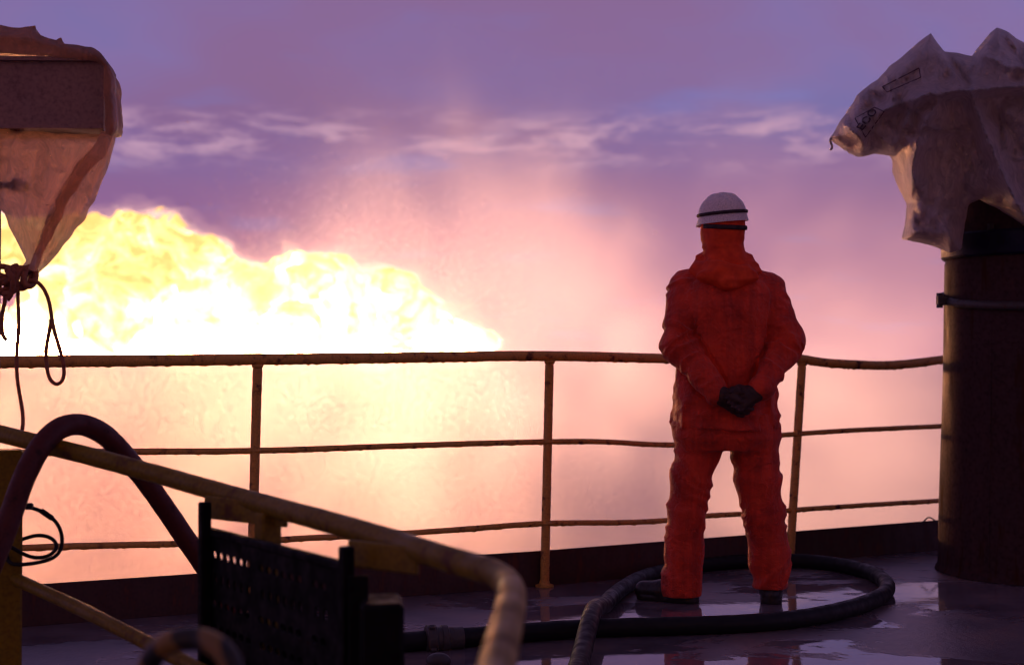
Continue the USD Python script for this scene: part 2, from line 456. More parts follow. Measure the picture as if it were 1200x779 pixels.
SUIT = mat('orange_coverall_cloth', {
    'g': ('geometry', {}),
    'n': ('noise_texture', {'scale': 9.0, 'detail': 5.0, 'roughness': 0.6}),
    'm': ('mapping', {'scale': (24.0, 24.0, 30.0)}),
    'w': ('noise_texture', {'scale': 1.0, 'detail': 4.0, 'roughness': 0.6, 'distortion': 0.9}),
    'f': ('noise_texture', {'scale': 420.0, 'detail': 2.0}),
    'r': ('rgb_ramp', {'ramp': [(0.28, (0.48, 0.026, 0.009)), (0.50, (0.80, 0.046, 0.013)), (0.74, (0.92, 0.068, 0.018))]}),
    'ms': ('mapping', {'scale': (26.0, 14.0, 3.0)}),
    'st': ('noise_texture', {'scale': 1.0, 'detail': 4.0, 'roughness': 0.6}),
    'sr': ('rgb_ramp', {'ramp': [(0.36, (0.74, 0.70, 0.70)), (0.62, (1, 1, 1))]}),
    'sm': ('mix', {'mix_type': 'multiply', 'fac': 1.0}),
    'h': ('math', {'math_type': 'multiply_add', 'value2': 0.10}),
    'b': ('bump', {'strength': 0.95, 'distance': 0.016}),
    'p': ('principled_bsdf', {'roughness': 0.55, 'specular_ior_level': 0.3, 'sheen_weight': 0.12}),
}, [('g.position', 'n.vector'), ('g.position', 'm.vector'), ('m.vector', 'w.vector'), ('g.position', 'f.vector'), ('n.fac', 'r.fac'), ('r.color', 'sm.color1'), ('g.position', 'ms.vector'), ('ms.vector', 'st.vector'), ('st.fac', 'sr.fac'), ('sr.color', 'sm.color2'), ('sm.color', 'p.base_color'),
    ('f.fac', 'h.value1'), ('w.fac', 'h.value3'), ('h.value', 'b.height'), ('b.normal', 'p.normal')], surface='p.BSDF')
HOODM = mat('orange_hood_cloth', {
    'g': ('geometry', {}),
    'n': ('noise_texture', {'scale': 22.0, 'detail': 5.0, 'roughness': 0.6}),
    'r': ('rgb_ramp', {'ramp': [(0.3, (0.62, 0.036, 0.009)), (0.7, (0.90, 0.075, 0.018))]}),
    'b': ('bump', {'strength': 0.6, 'distance': 0.008}),
    'p': ('principled_bsdf', {'roughness': 0.7, 'specular_ior_level': 0.2}),
}, [('g.position', 'n.vector'), ('n.fac', 'r.fac'), ('r.color', 'p.base_color'), ('n.fac', 'b.height'), ('b.normal', 'p.normal')], surface='p.BSDF')
GLOVE = painted('dark_glove_leather', (0.045, 0.014, 0.009), (0.02, 0.009, 0.007), 0.6, 40)
BOOT = painted('boot_rubber', (0.02, 0.012, 0.011), (0.01, 0.008, 0.008), 0.3, 30)
SKIN = mat('skin', {'p': ('principled_bsdf', {'base_color': (0.45, 0.24, 0.17), 'roughness': 0.5, 'subsurface_weight': 0.1})}, [], surface='p.BSDF')
HELMET = painted('white_helmet_plastic', (0.80, 0.68, 0.64), (0.36, 0.33, 0.32), 0.35, 18, 0.66, 0.05)
STRAP = painted('dark_strap', (0.03, 0.012, 0.012), (0.02, 0.01, 0.01), 0.7, 40)
DECK = mat('wet_deck_steel', {
    'g': ('geometry', {}),
    'm': ('mapping', {'scale': (1.0, 1.6, 1.0)}),
    'n': ('noise_texture', {'scale': 0.85, 'detail': 7.0, 'roughness': 0.64, 'distortion': 0.5}),
    'pd': ('map_range', {'range_type': 'smoothstep', 'from_min': 0.445, 'from_max': 0.495, 'clamp': True}),
    'f': ('noise_texture', {'scale': 24.0, 'detail': 5.0, 'roughness': 0.7}),
    'f2': ('noise_texture', {'scale': 2.6, 'detail': 4.0, 'roughness': 0.6}),
    'ro': ('map_range', {'from_min': 0.0, 'from_max': 1.0, 'to_min': 0.34, 'to_max': 0.02}),
    'c': ('rgb_ramp', {'ramp': [(0.3, (0.06, 0.048, 0.055)), (0.5, (0.14, 0.11, 0.12)), (0.72, (0.24, 0.16, 0.14))]}),
    'bk': ('map_range', {'from_min': 0.0, 'from_max': 1.0, 'to_min': 1.0, 'to_max': 0.03}),
    'bh': ('math', {'math_type': 'multiply'}),
    'rip': ('noise_texture', {'scale': 7.0, 'detail': 2.0}),
    'rk': ('math', {'math_type': 'multiply_add', 'value2': 0.12}),
    'b': ('bump', {'strength': 0.45, 'distance': 0.012}),
    'p': ('principled_bsdf', {'ior': 1.7, 'specular_ior_level': 0.6}),
}, [('g.position', 'm.vector'), ('m.vector', 'n.vector'), ('n.fac', 'pd.value'), ('g.position', 'f.vector'), ('g.position', 'f2.vector'), ('pd.result', 'ro.value'), ('ro.result', 'p.roughness'),
    ('f2.fac', 'c.fac'), ('c.color', 'p.base_color'), ('pd.result', 'bk.value'), ('f.fac', 'bh.value1'), ('bk.result', 'bh.value2'),
    ('g.position', 'rip.vector'), ('rip.fac', 'rk.value1'), ('bh.value', 'rk.value3'), ('rk.value', 'b.height'), ('b.normal', 'p.normal')], surface='p.BSDF')


def film(name, col, trans=0.45, gloss=0.16, clear=0.08, print_dark=False):
    """Thin milky plastic sheet: light comes through it, and it shines along its folds."""
    return mat(name, {
        'g': ('geometry', {}),
        'm': ('mapping', {'scale': (9.0, 9.0, 5.0)}),
        'n': ('noise_texture', {'scale': 2.2, 'detail': 7.0, 'roughness': 0.66, 'distortion': 1.6}),
        'f': ('noise_texture', {'scale': 70.0, 'detail': 3.0}),
        'r': ('rgb_ramp', {'ramp': [(0.3, tuple(0.6 * c for c in col)), (0.7, col)]}),
        'hh': ('math', {'math_type': 'multiply_add', 'value2': 0.08}),
        'b': ('bump', {'strength': 0.85, 'distance': 0.04}),
        'd': ('diffuse_bsdf', {}),
        't': ('translucent_bsdf', {}),
        'gl': ('glossy_bsdf', {'color': (0.9, 0.9, 0.9), 'roughness': 0.28}),
        'tr': ('transparent_bsdf', {'color': (0.9, 0.85, 0.8)}),
        'fr': ('fresnel', {'IOR': 1.45}),
        'gk': ('math', {'math_type': 'multiply_add', 'value2': 0.7, 'value3': gloss * 0.3}),
        'm1': ('mix_closure', {'fac': trans}),
        'm2': ('mix_closure', {'fac': clear}),
        'm3': ('mix_closure', {}),
    }, [('g.position', 'm.vector'), ('m.vector', 'n.vector'), ('g.position', 'f.vector'), ('n.fac', 'r.fac'), ('f.fac', 'hh.value1'), ('n.fac', 'hh.value3'), ('hh.value', 'b.height'),
        ('b.normal', 'd.normal'), ('b.normal', 't.normal'), ('b.normal', 'gl.normal'), ('b.normal', 'fr.normal'), ('r.color', 'd.color'), ('r.color', 't.color'),
        ('d.BSDF', 'm1.closure1'), ('t.BSDF', 'm1.closure2'), ('m1.closure', 'm2.closure1'), ('tr.BSDF', 'm2.closure2'),
        ('fr.fac', 'gk.value1'), ('gk.value', 'm3.fac'), ('m2.closure', 'm3.closure1'), ('gl.BSDF', 'm3.closure2')], surface='m3.closure')


FILM_L = film('lamp_plastic_film', (0.98, 0.60, 0.40), 0.93, 0.06, 0.06)
FILM_R = film('grey_plastic_film', (0.94, 0.80, 0.80), 0.48, 0.45, 0.0)
PRINT = mat('film_print_ink', {'p': ('principled_bsdf', {'base_color': (0.09, 0.06, 0.08), 'roughness': 0.7})}, [], surface='p.BSDF')

# ------------------------------------------------------------------ deck
def rail_depth(px):
    return 1.0 / np.interp(px, [-2000, 300, 640, 935, 1300], [0.1609 + 2300 * 4.3e-5, 0.1609, 0.1463, 0.1317, 0.1135])


E = [G(0, 0, 0)] * 0
edge = [np.array([P(x, 500, rail_depth(x))[0], rail_depth(x)]) for x in (-900, 0, 300, 640, 935, 1110, 1300)]
edge_line = np.array(edge)
dpoly = Polygon([(-14, -9), *[(a + (-0.02), b + 0.05) for a, b in edge_line], (6.0, 10.4), (16, 14), (16, -9)])
dk = trimesh.creation.extrude_polygon(dpoly, 1.5, engine='earcut')
dk.apply_translation((0, 0, -1.5))
tag(obj('deck', dk, DECK, smooth=False), 'wet dark steel deck with purple puddles', 'deck', kind='structure')

# ------------------------------------------------------------------ the ship's railing
def build_railing():
    t = thing('railing', 'rusty yellow three-bar steel railing with toe board along the deck edge', 'railing', (0.163, 6.83, 0))

    def bar(name, pts, r, seed):
        q = spline([P(x, y, rail_depth(x)) for x, y in pts], 0.012)
        q[:, 2] += 0.0015 * (meshkit.fbm(q * 6, 2, seed)[:] - 0.5)
        m = tube(q, r, 16, rough=0.0009, seed=seed, scale=50)
        v = m.vertices
        # drips of rust and paint hang from the underside
        i = np.repeat(np.arange(len(q)), 16)
        low = np.r_[np.clip((q[i, 2] - v[:len(i), 2]) / r - 0.75, 0, 0.25) * 4, 0, 0]
        dr = np.maximum(meshkit.noise(v * np.array([85, 85, 1.0]), seed + 3) - 0.55, 0) * 0.014
        m.vertices = v - np.stack([0 * dr, 0 * dr, dr * low], 1)
        return obj(name, m, RAIL, t, smooth=True)
    bar('top_rail', [(-420, 430), (-200, 427), (0, 424), (100, 423), (300, 421), (500, 418.5), (640, 417), (785, 420), (880, 420), (935, 420), (960, 424), (1000, 427), (1040, 428), (1075, 425), (1108, 421), (1150, 419)], 0.0245, 1)
    bar('middle_rail', [(-420, 545), (-200, 537), (0, 531), (160, 529), (298, 528), (420, 524), (640, 517.5), (720, 518), (785, 521), (860, 515), (930, 508.5), (1020, 503), (1108, 499), (1150, 497)], 0.0135, 2)
    bar('lower_rail', [(-420, 668), (-200, 652), (0, 643), (75, 640), (200, 637), (290, 634.5), (345, 631), (450, 626), (540, 620), (640, 613), (720, 612), (785, 609), (830, 604), (870, 602), (935, 597), (1108, 586), (1150, 583)], 0.0135, 3)
    for k, (tx, ty, bx, r) in enumerate([(-160, 425, -165, 0.021), (302, 422, 297, 0.021), (644, 418, 640, 0.022), (940, 421, 929, 0.023)]):
        d = rail_depth(tx)
        a = P(tx, ty, d)
        b = P(bx, 600, rail_depth(bx))
        b = a + (b - a) * (a[2] / (a[2] - b[2]))
        n = 60
        q = line(a - [0, 0, 0.012], b, 0.015)
        rr = np.full(len(q), r)
        rr[:3] = [r * 0.62, r * 0.8, r]
        obj('post', tube(q, rr, 14, rough=0.0012, seed=20 + k, scale=45), RAIL, t, smooth=True)
        for zj, rr_, yy in ((0, 0.0245, None), (1, 0.0135, (528, 517.5, 508.5)), (2, 0.0135, (634.5, 613, 597))):
            if k == 0:
                continue
            jx = (302, 644, 940)[k - 1] if zj == 0 else ((300, 641.5, 934)[k - 1] if zj == 1 else (298.5, 640.5, 931)[k - 1])
            jy = ty if zj == 0 else yy[k - 1]
            c = P(jx, jy, rail_depth(jx))
            if zj == 0:
                c = c - [0, 0, 0.026]
            wd = tube(line(c - [0, 0, 0.009], c + [0, 0, 0.009], 0.006), np.array([r * 0.98, r * 1.22, r * 1.22, r * 0.98][:len(line(c - [0, 0, 0.009], c + [0, 0, 0.009], 0.006))]), 14, rough=0.003, seed=60 + k + zj, scale=90)
            obj('weld', wd, RAIL, t, smooth=True)
        g = revolve([(0, 0), (r * 2.0, 0), (r * 2.0, 0.008), (r * 1.25, 0.014), (r * 1.0, 0.03), (0, 0.03)], 20, (b[0], b[1], 0.001))
        obj('post_foot', g, RAIL, t)
    # toe board: a plate standing just outside the posts
    e = edge_line + np.array([-0.01, 0.03])
    for i in range(len(e) - 1):
        a, b = e[i], e[i + 1]
        L = np.linalg.norm(b - a)
        x, y, z = frame_of((*(b - a), 0))
        pl = box((0, 0, 0), (L - 0.004, 0.012, 0.17), bev=0.003)
        obj('toe_board', orient(pl, x, y, z, (*(a + b) / 2, 0.084)), KICK, t)
    w = spline([P(1078, 613, 7.93), P(1083, 610, 7.93), P(1088, 606, 7.94), P(1096, 610, 7.96), P(1104, 612, 7.98)], 0.01)
    obj('wire_hook', tube(w, 0.004, 8), STEEL, t, smooth=True)


build_railing()

# ------------------------------------------------------------------ the steel column on the right and what stands on it
CC = np.array([2.70, 7.30])


def build_column():
    t = thing('steel_column', 'thick round brown steel column at the right end of the railing', 'column', (CC[0], CC[1], 0))
    zt = 1.60
    prof = [(0, 0.002), (0.515, 0.002), (0.512, 0.015), (0.502, 0.03), (0.500, 0.05)]
    for z in np.linspace(0.12, zt - 0.02, 40):
        prof.append((0.500 - 0.045 * z / zt + 0.0025 * math.sin(z * 5.0), z))
    prof += [(0.452, zt), (0, zt)]
    m = revolve(prof, 96, (CC[0], CC[1], 0))
    obj('shaft', m, COL, t, smooth=30)
    ring = [(CC[0] + 0.478 * math.cos(a), CC[1] + 0.478 * math.sin(a), 1.39 + 0.10 * math.sin(a) * 0.5 + 0.006 * math.sin(3 * a)) for a in np.linspace(0, 2 * math.pi, 121)]
    obj('clamp_band', tube(ring, 0.022, 12, rough=0.002, seed=4), STEEL, t, smooth=True)
    lug = CC + np.array([-0.485, -0.055])
    b = cat_(box((lug[0] - 0.02, lug[1], 1.387), (0.06, 0.035, 0.05), 0.1, 0.005), trimesh.creation.cylinder(0.017, 0.075, sections=6, transform=trimesh.transformations.translation_matrix((lug[0] - 0.035, lug[1], 1.387))))
    obj('clamp_bolt', b, STEEL, t)
    obj('seam', tube(line((CC[0] - 0.37, CC[1] - 0.334, 0.05), (CC[0] - 0.335, CC[1] - 0.30, 1.58), 0.03), 0.006, 8, rough=0.002, seed=9), COL, t, smooth=True)
    obj('flange', revolve([(0, 0), (0.465, 0), (0.475, 0.01), (0.475, 0.115), (0.465, 0.125), (0, 0.125)], 80, (CC[0], CC[1], zt + 0.001)), NAVY, t)
    for k in range(12):
        a = k * math.pi / 6 + 0.2
        obj('flange_bolt', trimesh.creation.cylinder(0.018, 0.03, sections=6, transform=trimesh.transformations.translation_matrix((CC[0] + 0.455 * math.cos(a), CC[1] + 0.455 * math.sin(a), zt + 0.140))), STEEL, t)
    obj('neck', revolve([(0, 0), (0.435, 0), (0.430, 0.03), (0.425, 0.06), (0.41, 0.38), (0.37, 0.44), (0, 0.44)], 64, (CC[0], CC[1], zt + 0.127)), COL, t)


build_column()


def sheet(outline, depth, front, back, step=7.0, edge_step=5.0, creases=(), noise=(0.02, 0.03), seed=0, pw=0.55, soft=45.0, crumple=0, crumple_k=3.0, open_back=False):
    """A closed crumpled cover round something solid: its rim is OUTLINE (photo pixels at DEPTH metres, i.e. real places), its near and far sides bulge by FRONT and BACK metres, and
    creases (polyline, width, height) fold it. Returns the mesh and the near side's depth as a function."""
    poly = Polygon(outline).buffer(0)
    ring = np.array(poly.exterior.coords)[:-1]
    segs = LineString(np.vstack([ring, ring[:1]]))
    nb = int(segs.length / edge_step)
    rim = np.array([segs.interpolate(i / nb, normalized=True).coords[0] for i in range(nb)])
    rim = rim + (meshkit.noise(np.c_[rim * 0.09, np.zeros(nb)], seed + 8)[:, None] - 0.5) * 2.0
    poly = Polygon(rim).buffer(0)
    x0, y0, x1, y1 = poly.bounds
    gx, gy = np.meshgrid(np.arange(x0, x1, step), np.arange(y0, y1, step))
    q = np.c_[gx.ravel(), gy.ravel()]
    rng = np.random.default_rng(seed)
    q += rng.uniform(-0.25, 0.25, q.shape) * step
    ins = shapely.contains_xy(poly.buffer(-step * 0.45), q[:, 0], q[:, 1])
    pts = np.vstack([rim, q[ins]])
    tri = Delaunay(pts).simplices
    cen = pts[tri].mean(1)
    tri = tri[shapely.contains_xy(poly, cen[:, 0], cen[:, 1])]
    a, b, c = (pts[tri[:, k]] for k in range(3))
    flip = ((b - a)[:, 0] * (c - a)[:, 1] - (b - a)[:, 1] * (c - a)[:, 0]) > 0
    tri[flip] = tri[flip][:, ::-1]

    lines = [(LineString(l), w, h) for l, w, h in creases]
    rc = np.random.default_rng(seed + 40)
    for k in range(crumple):
        c = np.array([rc.uniform(x0, x1), rc.uniform(y0, y1)])
        an, ln = rc.normal(-0.9, 0.8), rc.uniform(14, 55)
        v = np.array([math.cos(an), -math.sin(an)]) * ln
        bend = np.array([v[1], -v[0]]) * rc.uniform(-0.25, 0.25)
        lines.append((LineString([c - v / 2, c + bend * 0.5, c + v / 2]), rc.uniform(2.5, 6.0), rc.choice([-1, 1]) * rc.uniform(0.10, 0.22) * 0.001 * ln * crumple_k))
    bound = poly.exterior

    def off(p, side):
        g = shapely.points(p[:, 0], p[:, 1])
        d = shapely.distance(g, bound)
        infl = (1 - np.exp(-d / soft)) ** pw
        o = infl * (front if side == 0 else back)
        fade = np.clip(d / 12.0, 0, 1)
        for l, w, h in lines:
            dd = shapely.distance(g, l)
            o = o + fade * h * np.exp(-dd / w) * (1 if side == 0 else 0.5)
        n1 = meshkit.fbm(np.c_[p * 0.022, np.full(len(p), side * 3.3)], 4, seed)
        n2 = 1 - np.abs(meshkit.fbm(np.c_[p @ np.array([[0.05, 0.02], [-0.012, 0.035]]), np.full(len(p), 1.7 + side)], 3, seed + 5) - 0.5) * 4
        return o + fade * (noise[0] * (n1 - 0.5) * 2 + noise[1] * np.maximum(n2, 0) * 0.5)
    nr = len(rim)
    f = np.array([P(x, y, depth - o) for (x, y), o in zip(pts, off(pts, 0))])
    bk = np.array([P(x, y, depth) + np.array([0, o, 0]) for (x, y), o in zip(pts, off(pts, 1))])
    bk[:nr] = f[:nr] + np.array([0, 0.004, 0])
    V = np.vstack([f, bk])
    n = len(pts)
    if open_back:
        return trimesh.Trimesh(f, tri, process=False), (lambda x, y: depth - off(np.array([[x, y]], float), 0)[0])
    F = [tri, tri[:, ::-1] + n]
    i = np.arange(nr)
    j = (i + 1) % nr
    F += [np.stack([i, j, j + n], 1), np.stack([i, j + n, i + n], 1)]
    m = trimesh.Trimesh(V, np.vstack(F), process=False)
    return m, (lambda x, y: depth - off(np.array([[x, y]], float), 0)[0])


def on_sheet(pts, dfun, lift=0.004):
    return np.array([P(x, y, dfun(x, y) - lift) for x, y in pts])


def build_monitor_cover():
    t = thing('plastic_cover', 'grey plastic sheet wrapped over the machine on top of the round column', 'plastic cover', (CC[0], CC[1] - 0.1, 1.62))
    out = [(973, 161), (985, 140), (1005, 112), (1030, 92), (1050, 72), (1072, 55), (1085, 44), (1091, 39), (1098, 50), (1106, 60), (1122, 62), (1140, 66), (1150, 52), (1160, 38), (1168, 32), (1182, 38), (1192, 46),
           (1205, 52), (1260, 70), (1300, 120), (1300, 200), (1275, 255), (1240, 280), (1212, 274), (1190, 258), (1168, 241), (1150, 233), (1136, 239), (1130, 262), (1127, 292), (1115, 296), (1095, 288), (1062, 281),
           (1064, 262), (1066, 238), (1060, 215), (1055, 192), (1050, 182), (1030, 180), (1010, 184), (992, 175)]
    cr = [([(1091, 40), (1108, 70), (1125, 99)], 7, 0.05), ([(1098, 42), (1118, 75), (1135, 98)], 6, -0.05),
          ([(1035, 130), (1080, 112), (1130, 106), (1200, 101), (1290, 100)], 8, 0.07), ([(1035, 142), (1080, 124), (1130, 117), (1200, 113)], 9, -0.05),
          ([(1098, 120), (1080, 150), (1070, 190), (1066, 240), (1064, 280)], 9, 0.09), ([(1118, 130), (1100, 165), (1090, 210), (1085, 250)], 12, -0.03),
          ([(1138, 112), (1152, 150), (1168, 190), (1184, 225), (1205, 265)], 9, 0.10), ([(1128, 120), (1140, 160), (1150, 190)], 9, -0.05),
          ([(1120, 165), (1130, 190), (1128, 225)], 16, -0.06), ([(1168, 33), (1150, 62), (1180, 78), (1230, 82)], 7, 0.05),
          ([(1172, 36), (1190, 62), (1200, 78)], 6, -0.035), ([(985, 140), (1010, 165), (1012, 183)], 6, 0.05), ([(1020, 110), (1024, 150), (1030, 180)], 5, -0.02),
          ([(1075, 115), (1058, 150), (1046, 180)], 6, 0.045), ([(1055, 118), (1052, 150), (1050, 178)], 5, -0.025), ([(1030, 175), (1048, 179)], 4, 0.04),
          ([(1085, 75), (1040, 110), (1000, 140)], 7, -0.02), ([(1165, 130), (1190, 160), (1210, 200)], 10, -0.05), ([(1110, 250), (1112, 290)], 8, 0.02)]
    m, df = sheet(out, 6.95, 0.26, 0.30, 2.8, 3.0, [(l, w, h * 2.5) for l, w, h in cr], (0.04, 0.13), 3, 0.6, 24, crumple=70, crumple_k=13.0)
    obj('cover_sheet', m, FILM_R, t, smooth=48)
    # the tip's loose tail
    tl = spline(on_sheet([(975, 161), (973, 166), (975, 171), (973, 176)], lambda x, y: 6.95, 0), 0.01)
    obj('loose_tail', tube(tl, 0.006, 6, rough=0.003, seed=2), FILM_R, t, smooth=True)
    # printing on the sheet: two ruled boxes and large letters, much creased
    ink = []

    def rule(a, b, w):
        q = np.array(a) + (np.array(b) - np.array(a)) * np.linspace(0, 1, 12)[:, None]
        ink.append(tube(on_sheet(q, df, 0.0), w, 6))
    for quad in ([(1002, 139), (1025, 126), (1036, 131), (1014, 161)], [(1034, 102), (1077, 80), (1079, 91), (1040, 108)]):
        for k in range(4):
            rule(quad[k], quad[(k + 1) % 4], 0.0026)
    tx = meshkit.text_mesh('ECO', 11.0, 0.5, bold=True)
    v, f = np.array(tx.vertices), np.array(tx.faces)
    s = np.array([1010, 154]) + v[:, :1] * np.array([[0.62, -0.80]]) * 0.95 + v[:, 1:2] * np.array([[-0.72, -0.34]]) * 0.95
    top = v[:, 2] > 0.25
    w = np.array([P(x, y, df(x, y) - (0.005 if u else -0.01)) for (x, y), u in zip(s, top)])
    ink.append(trimesh.Trimesh(w, f[:, ::-1], process=False))
    for k in range(2):
        obj('printed_box', cat_(*ink[k * 4:k * 4 + 4]), PRINT, t, smooth=False)
    obj('printed_letters', ink[8], PRINT, t, smooth=False)


build_monitor_cover()


def build_added_deckhouse():
    """An added white wall, unseen behind the lens, that throws flare light back on the deck."""
    white = painted('added_deckhouse_paint', (0.74, 0.70, 0.66), (0.30, 0.16, 0.09), 0.5, 3, 0.70)
    pane = mat('port_glass', {'p': ('principled_bsdf', {'base_color': (0.02, 0.025, 0.03), 'roughness': 0.05})}, [], surface='p.BSDF')
    t = thing('added_deckhouse', 'added white wall, unseen behind the camera, to bounce flare light', 'added_deckhouse', (0, -4.6, 0))
    obj('wall', box((0, -4.75, 4.5), (18, 0.3, 8.996)), white, t, smooth=False)
    obj('door', box((-2.2, -4.57, 1.15), (0.85, 0.05, 1.9), bev=0.01), white, t)
    for x in (-5.5, -3.9, 0.5, 2.1, 3.7, 5.3):
        w = obj('window', trimesh.creation.annulus(0.2, 0.27, 0.06, sections=32, transform=trimesh.transformations.translation_matrix((x, -4.575, 1.75)) @ trimesh.transformations.rotation_matrix(math.pi / 2, [1, 0, 0])), white, t)
        obj('pane', trimesh.creation.cylinder(0.2, 0.03, sections=32, transform=trimesh.transformations.translation_matrix((x, -4.58, 1.75)) @ trimesh.transformations.rotation_matrix(math.pi / 2, [1, 0, 0])), pane, w)


build_added_deckhouse()

# ------------------------------------------------------------------ wrapped lamp on its pole, top left
def build_lamp():
    t = thing('floodlight', 'square dark floodlight on a pole, its face towards us, top left', 'floodlight', P(-14, 520, 4.2))
    fr_t, fr_b = P(122, 67, 4.20), P(119, 151, 4.20)
    w = np.array([1.0, 0.03, 0])
    w /= np.linalg.norm(w)
    dpt = np.array([-0.21, 1.0, 0.0])
    dpt /= np.linalg.norm(dpt)
    W, Dp = 0.46, 0.24
    zt, zb = fr_t[2], fr_b[2]
    c = np.array([fr_t[0], fr_t[1], 0])

    def corners(i, z0, z1, d0, d1):
        pts = []
        for a in (0 + i, W - i):
            for d in (d0, d1):
                for z in (z0, z1):
                    pts.append(c - w * a + dpt * d + np.array([0, 0, z]))
        return trimesh.convex.convex_hull(np.array(pts))
    obj('housing', corners(0.004, zb + 0.004, zt - 0.004, 0.012, Dp), HOUSING, t, smooth=False)
    # rim round the face plate
    for a0, a1, z0, z1 in ((0, W, zt - 0.012, zt), (0, W, zb, zb + 0.012), (0, 0.012, zb + 0.0125, zt - 0.0125), (W - 0.012, W, zb + 0.0125, zt - 0.0125)):
        pts = [c - w * a + dpt * d + np.array([0, 0, z]) for a in (a0, a1) for d in (-0.006, 0.0115) for z in (z0, z1)]
        obj('rim', trimesh.convex.convex_hull(np.array(pts)), HOUSING, t, smooth=False)
    top = P(-12, 150, 4.26)
    foot = P(-12, 540, 4.10)
    obj('pole', tube(line((top[0], top[1], zb - 0.001), (top[0] , top[1], 0.0), 0.04), 0.034, 16, rough=0.001, seed=5), HOUSING, t, smooth=True)
    b = P(9, 218, 4.20)
    bl = cat_(trimesh.creation.cylinder(0.010, 0.10, sections=10, transform=trimesh.transformations.rotation_matrix(math.pi / 2, [0, 1, 0])),
              trimesh.creation.cylinder(0.021, 0.026, sections=6, transform=trimesh.transformations.rotation_matrix(math.pi / 2, [0, 1, 0]) @ trimesh.transformations.translation_matrix((0, 0, 0.030))),
              trimesh.creation.icosphere(2, 0.012, ).apply_translation((0.05, 0, 0)))
    bl.apply_translation(b)
    obj('clamp_bolt', bl, STEEL, t)
    br = cat_(box(P(20, 155, 4.25), (0.03, 0.05, 0.03), 0, 0.004))
    obj('bracket', br, HOUSING, t)


build_lamp()


def build_lamp_film():
    t = thing('plastic_wrap', 'torn orange-lit plastic film wrapped round the floodlight and gathered below it', 'plastic wrap', P(60, 330, 4.25))
    top = [(-70, 34), (0, 30), (20, 32), (42, 31), (44, 40), (56, 45), (66, 47), (71, 43), (74, 51), (92, 53), (108, 55), (118, 62), (127, 74), (134, 92), (136, 120), (137, 150), (130, 160), (123, 156), (122, 120), (122, 78), (112, 72), (60, 67), (0, 63), (-70, 60)]
    m, _ = sheet(top, 4.19, 0.030, 0.22, 4.0, 4.0, [([(0, 40), (40, 48), (110, 68)], 4, 0.02), ([(0, 52), (60, 58), (115, 70)], 4, -0.015), ([(128, 75), (131, 110), (130, 155)], 4, 0.015)], (0.008, 0.012), 12, 0.6, 14)
    obj('top_sheet', m, FILM_L, t, smooth=45)
    bag = [(-70, 152), (0, 151), (60, 156), (118, 158), (130, 150), (137, 150), (136, 166), (128, 190), (119, 213), (108, 240), (96, 262), (86, 272), (74, 287), (61, 303), (48, 318), (38, 329), (24, 330), (20, 324), (31, 306), (22, 288), (10, 264), (5, 250), (-6, 240), (-30, 215), (-70, 190)]
    cr = [([(118, 158), (98, 182), (72, 222), (50, 268), (36, 312)], 5, 0.035), ([(128, 165), (112, 195), (85, 235), (60, 278), (42, 316)], 6, -0.03),
          ([(45, 165), (38, 200), (40, 240), (44, 280)], 5, 0.025), ([(60, 170), (52, 205), (50, 250)], 5, -0.02), ([(20, 160), (30, 200), (28, 240), (36, 295)], 6, 0.025),
          ([(0, 172), (50, 176), (112, 164)], 6, 0.02), ([(5, 245), (25, 270), (36, 300)], 5, -0.02), ([(75, 180), (66, 215), (54, 262)], 4, 0.018), ([(134, 170), (116, 210), (92, 255)], 4, 0.02)]
    m, df = sheet(bag, 4.24, 0.060, 0.16, 3.2, 3.2, cr, (0.010, 0.020), 17, 0.5, 16, crumple=24, open_back=True)
    obj('hanging_bag', m, FILM_L, t, smooth=45)
    band = [(120, 154), (131, 160), (124, 182), (106, 200), (86, 226), (70, 258), (52, 296), (42, 318), (33, 316), (44, 286), (55, 254), (70, 226), (88, 196), (104, 178)]
    m, _ = sheet(band, 4.16, 0.012, 0.004, 3.2, 3.2, [([(118, 165), (90, 205), (60, 260)], 5, 0.012)], (0.006, 0.010), 23, 0.6, 10, crumple=10, crumple_k=3.0, open_back=True)
    obj('fold', m, FILM_L, t, smooth=45)


build_lamp_film()


def twisted(pts, r, seed=0):
    """A laid rope: a tube with three strands turning round it."""
    p = np.array(pts)
    m = tube(p, r, 12)
    L = np.r_[0, np.cumsum(np.linalg.norm(np.diff(p, axis=0), axis=1))]
    k = np.repeat(np.arange(len(p)), 12)
    ang = np.tile(np.arange(12) * 2 * math.pi / 12, len(p))
    s = 1 + 0.16 * np.abs(np.sin(1.5 * ang + L[k] / r * 0.75)) - 0.08
    v = m.vertices.copy()
    v[:len(k)] = p[k] + (v[:len(k)] - p[k]) * s[:, None]
    return trimesh.Trimesh(v, m.faces, process=False)


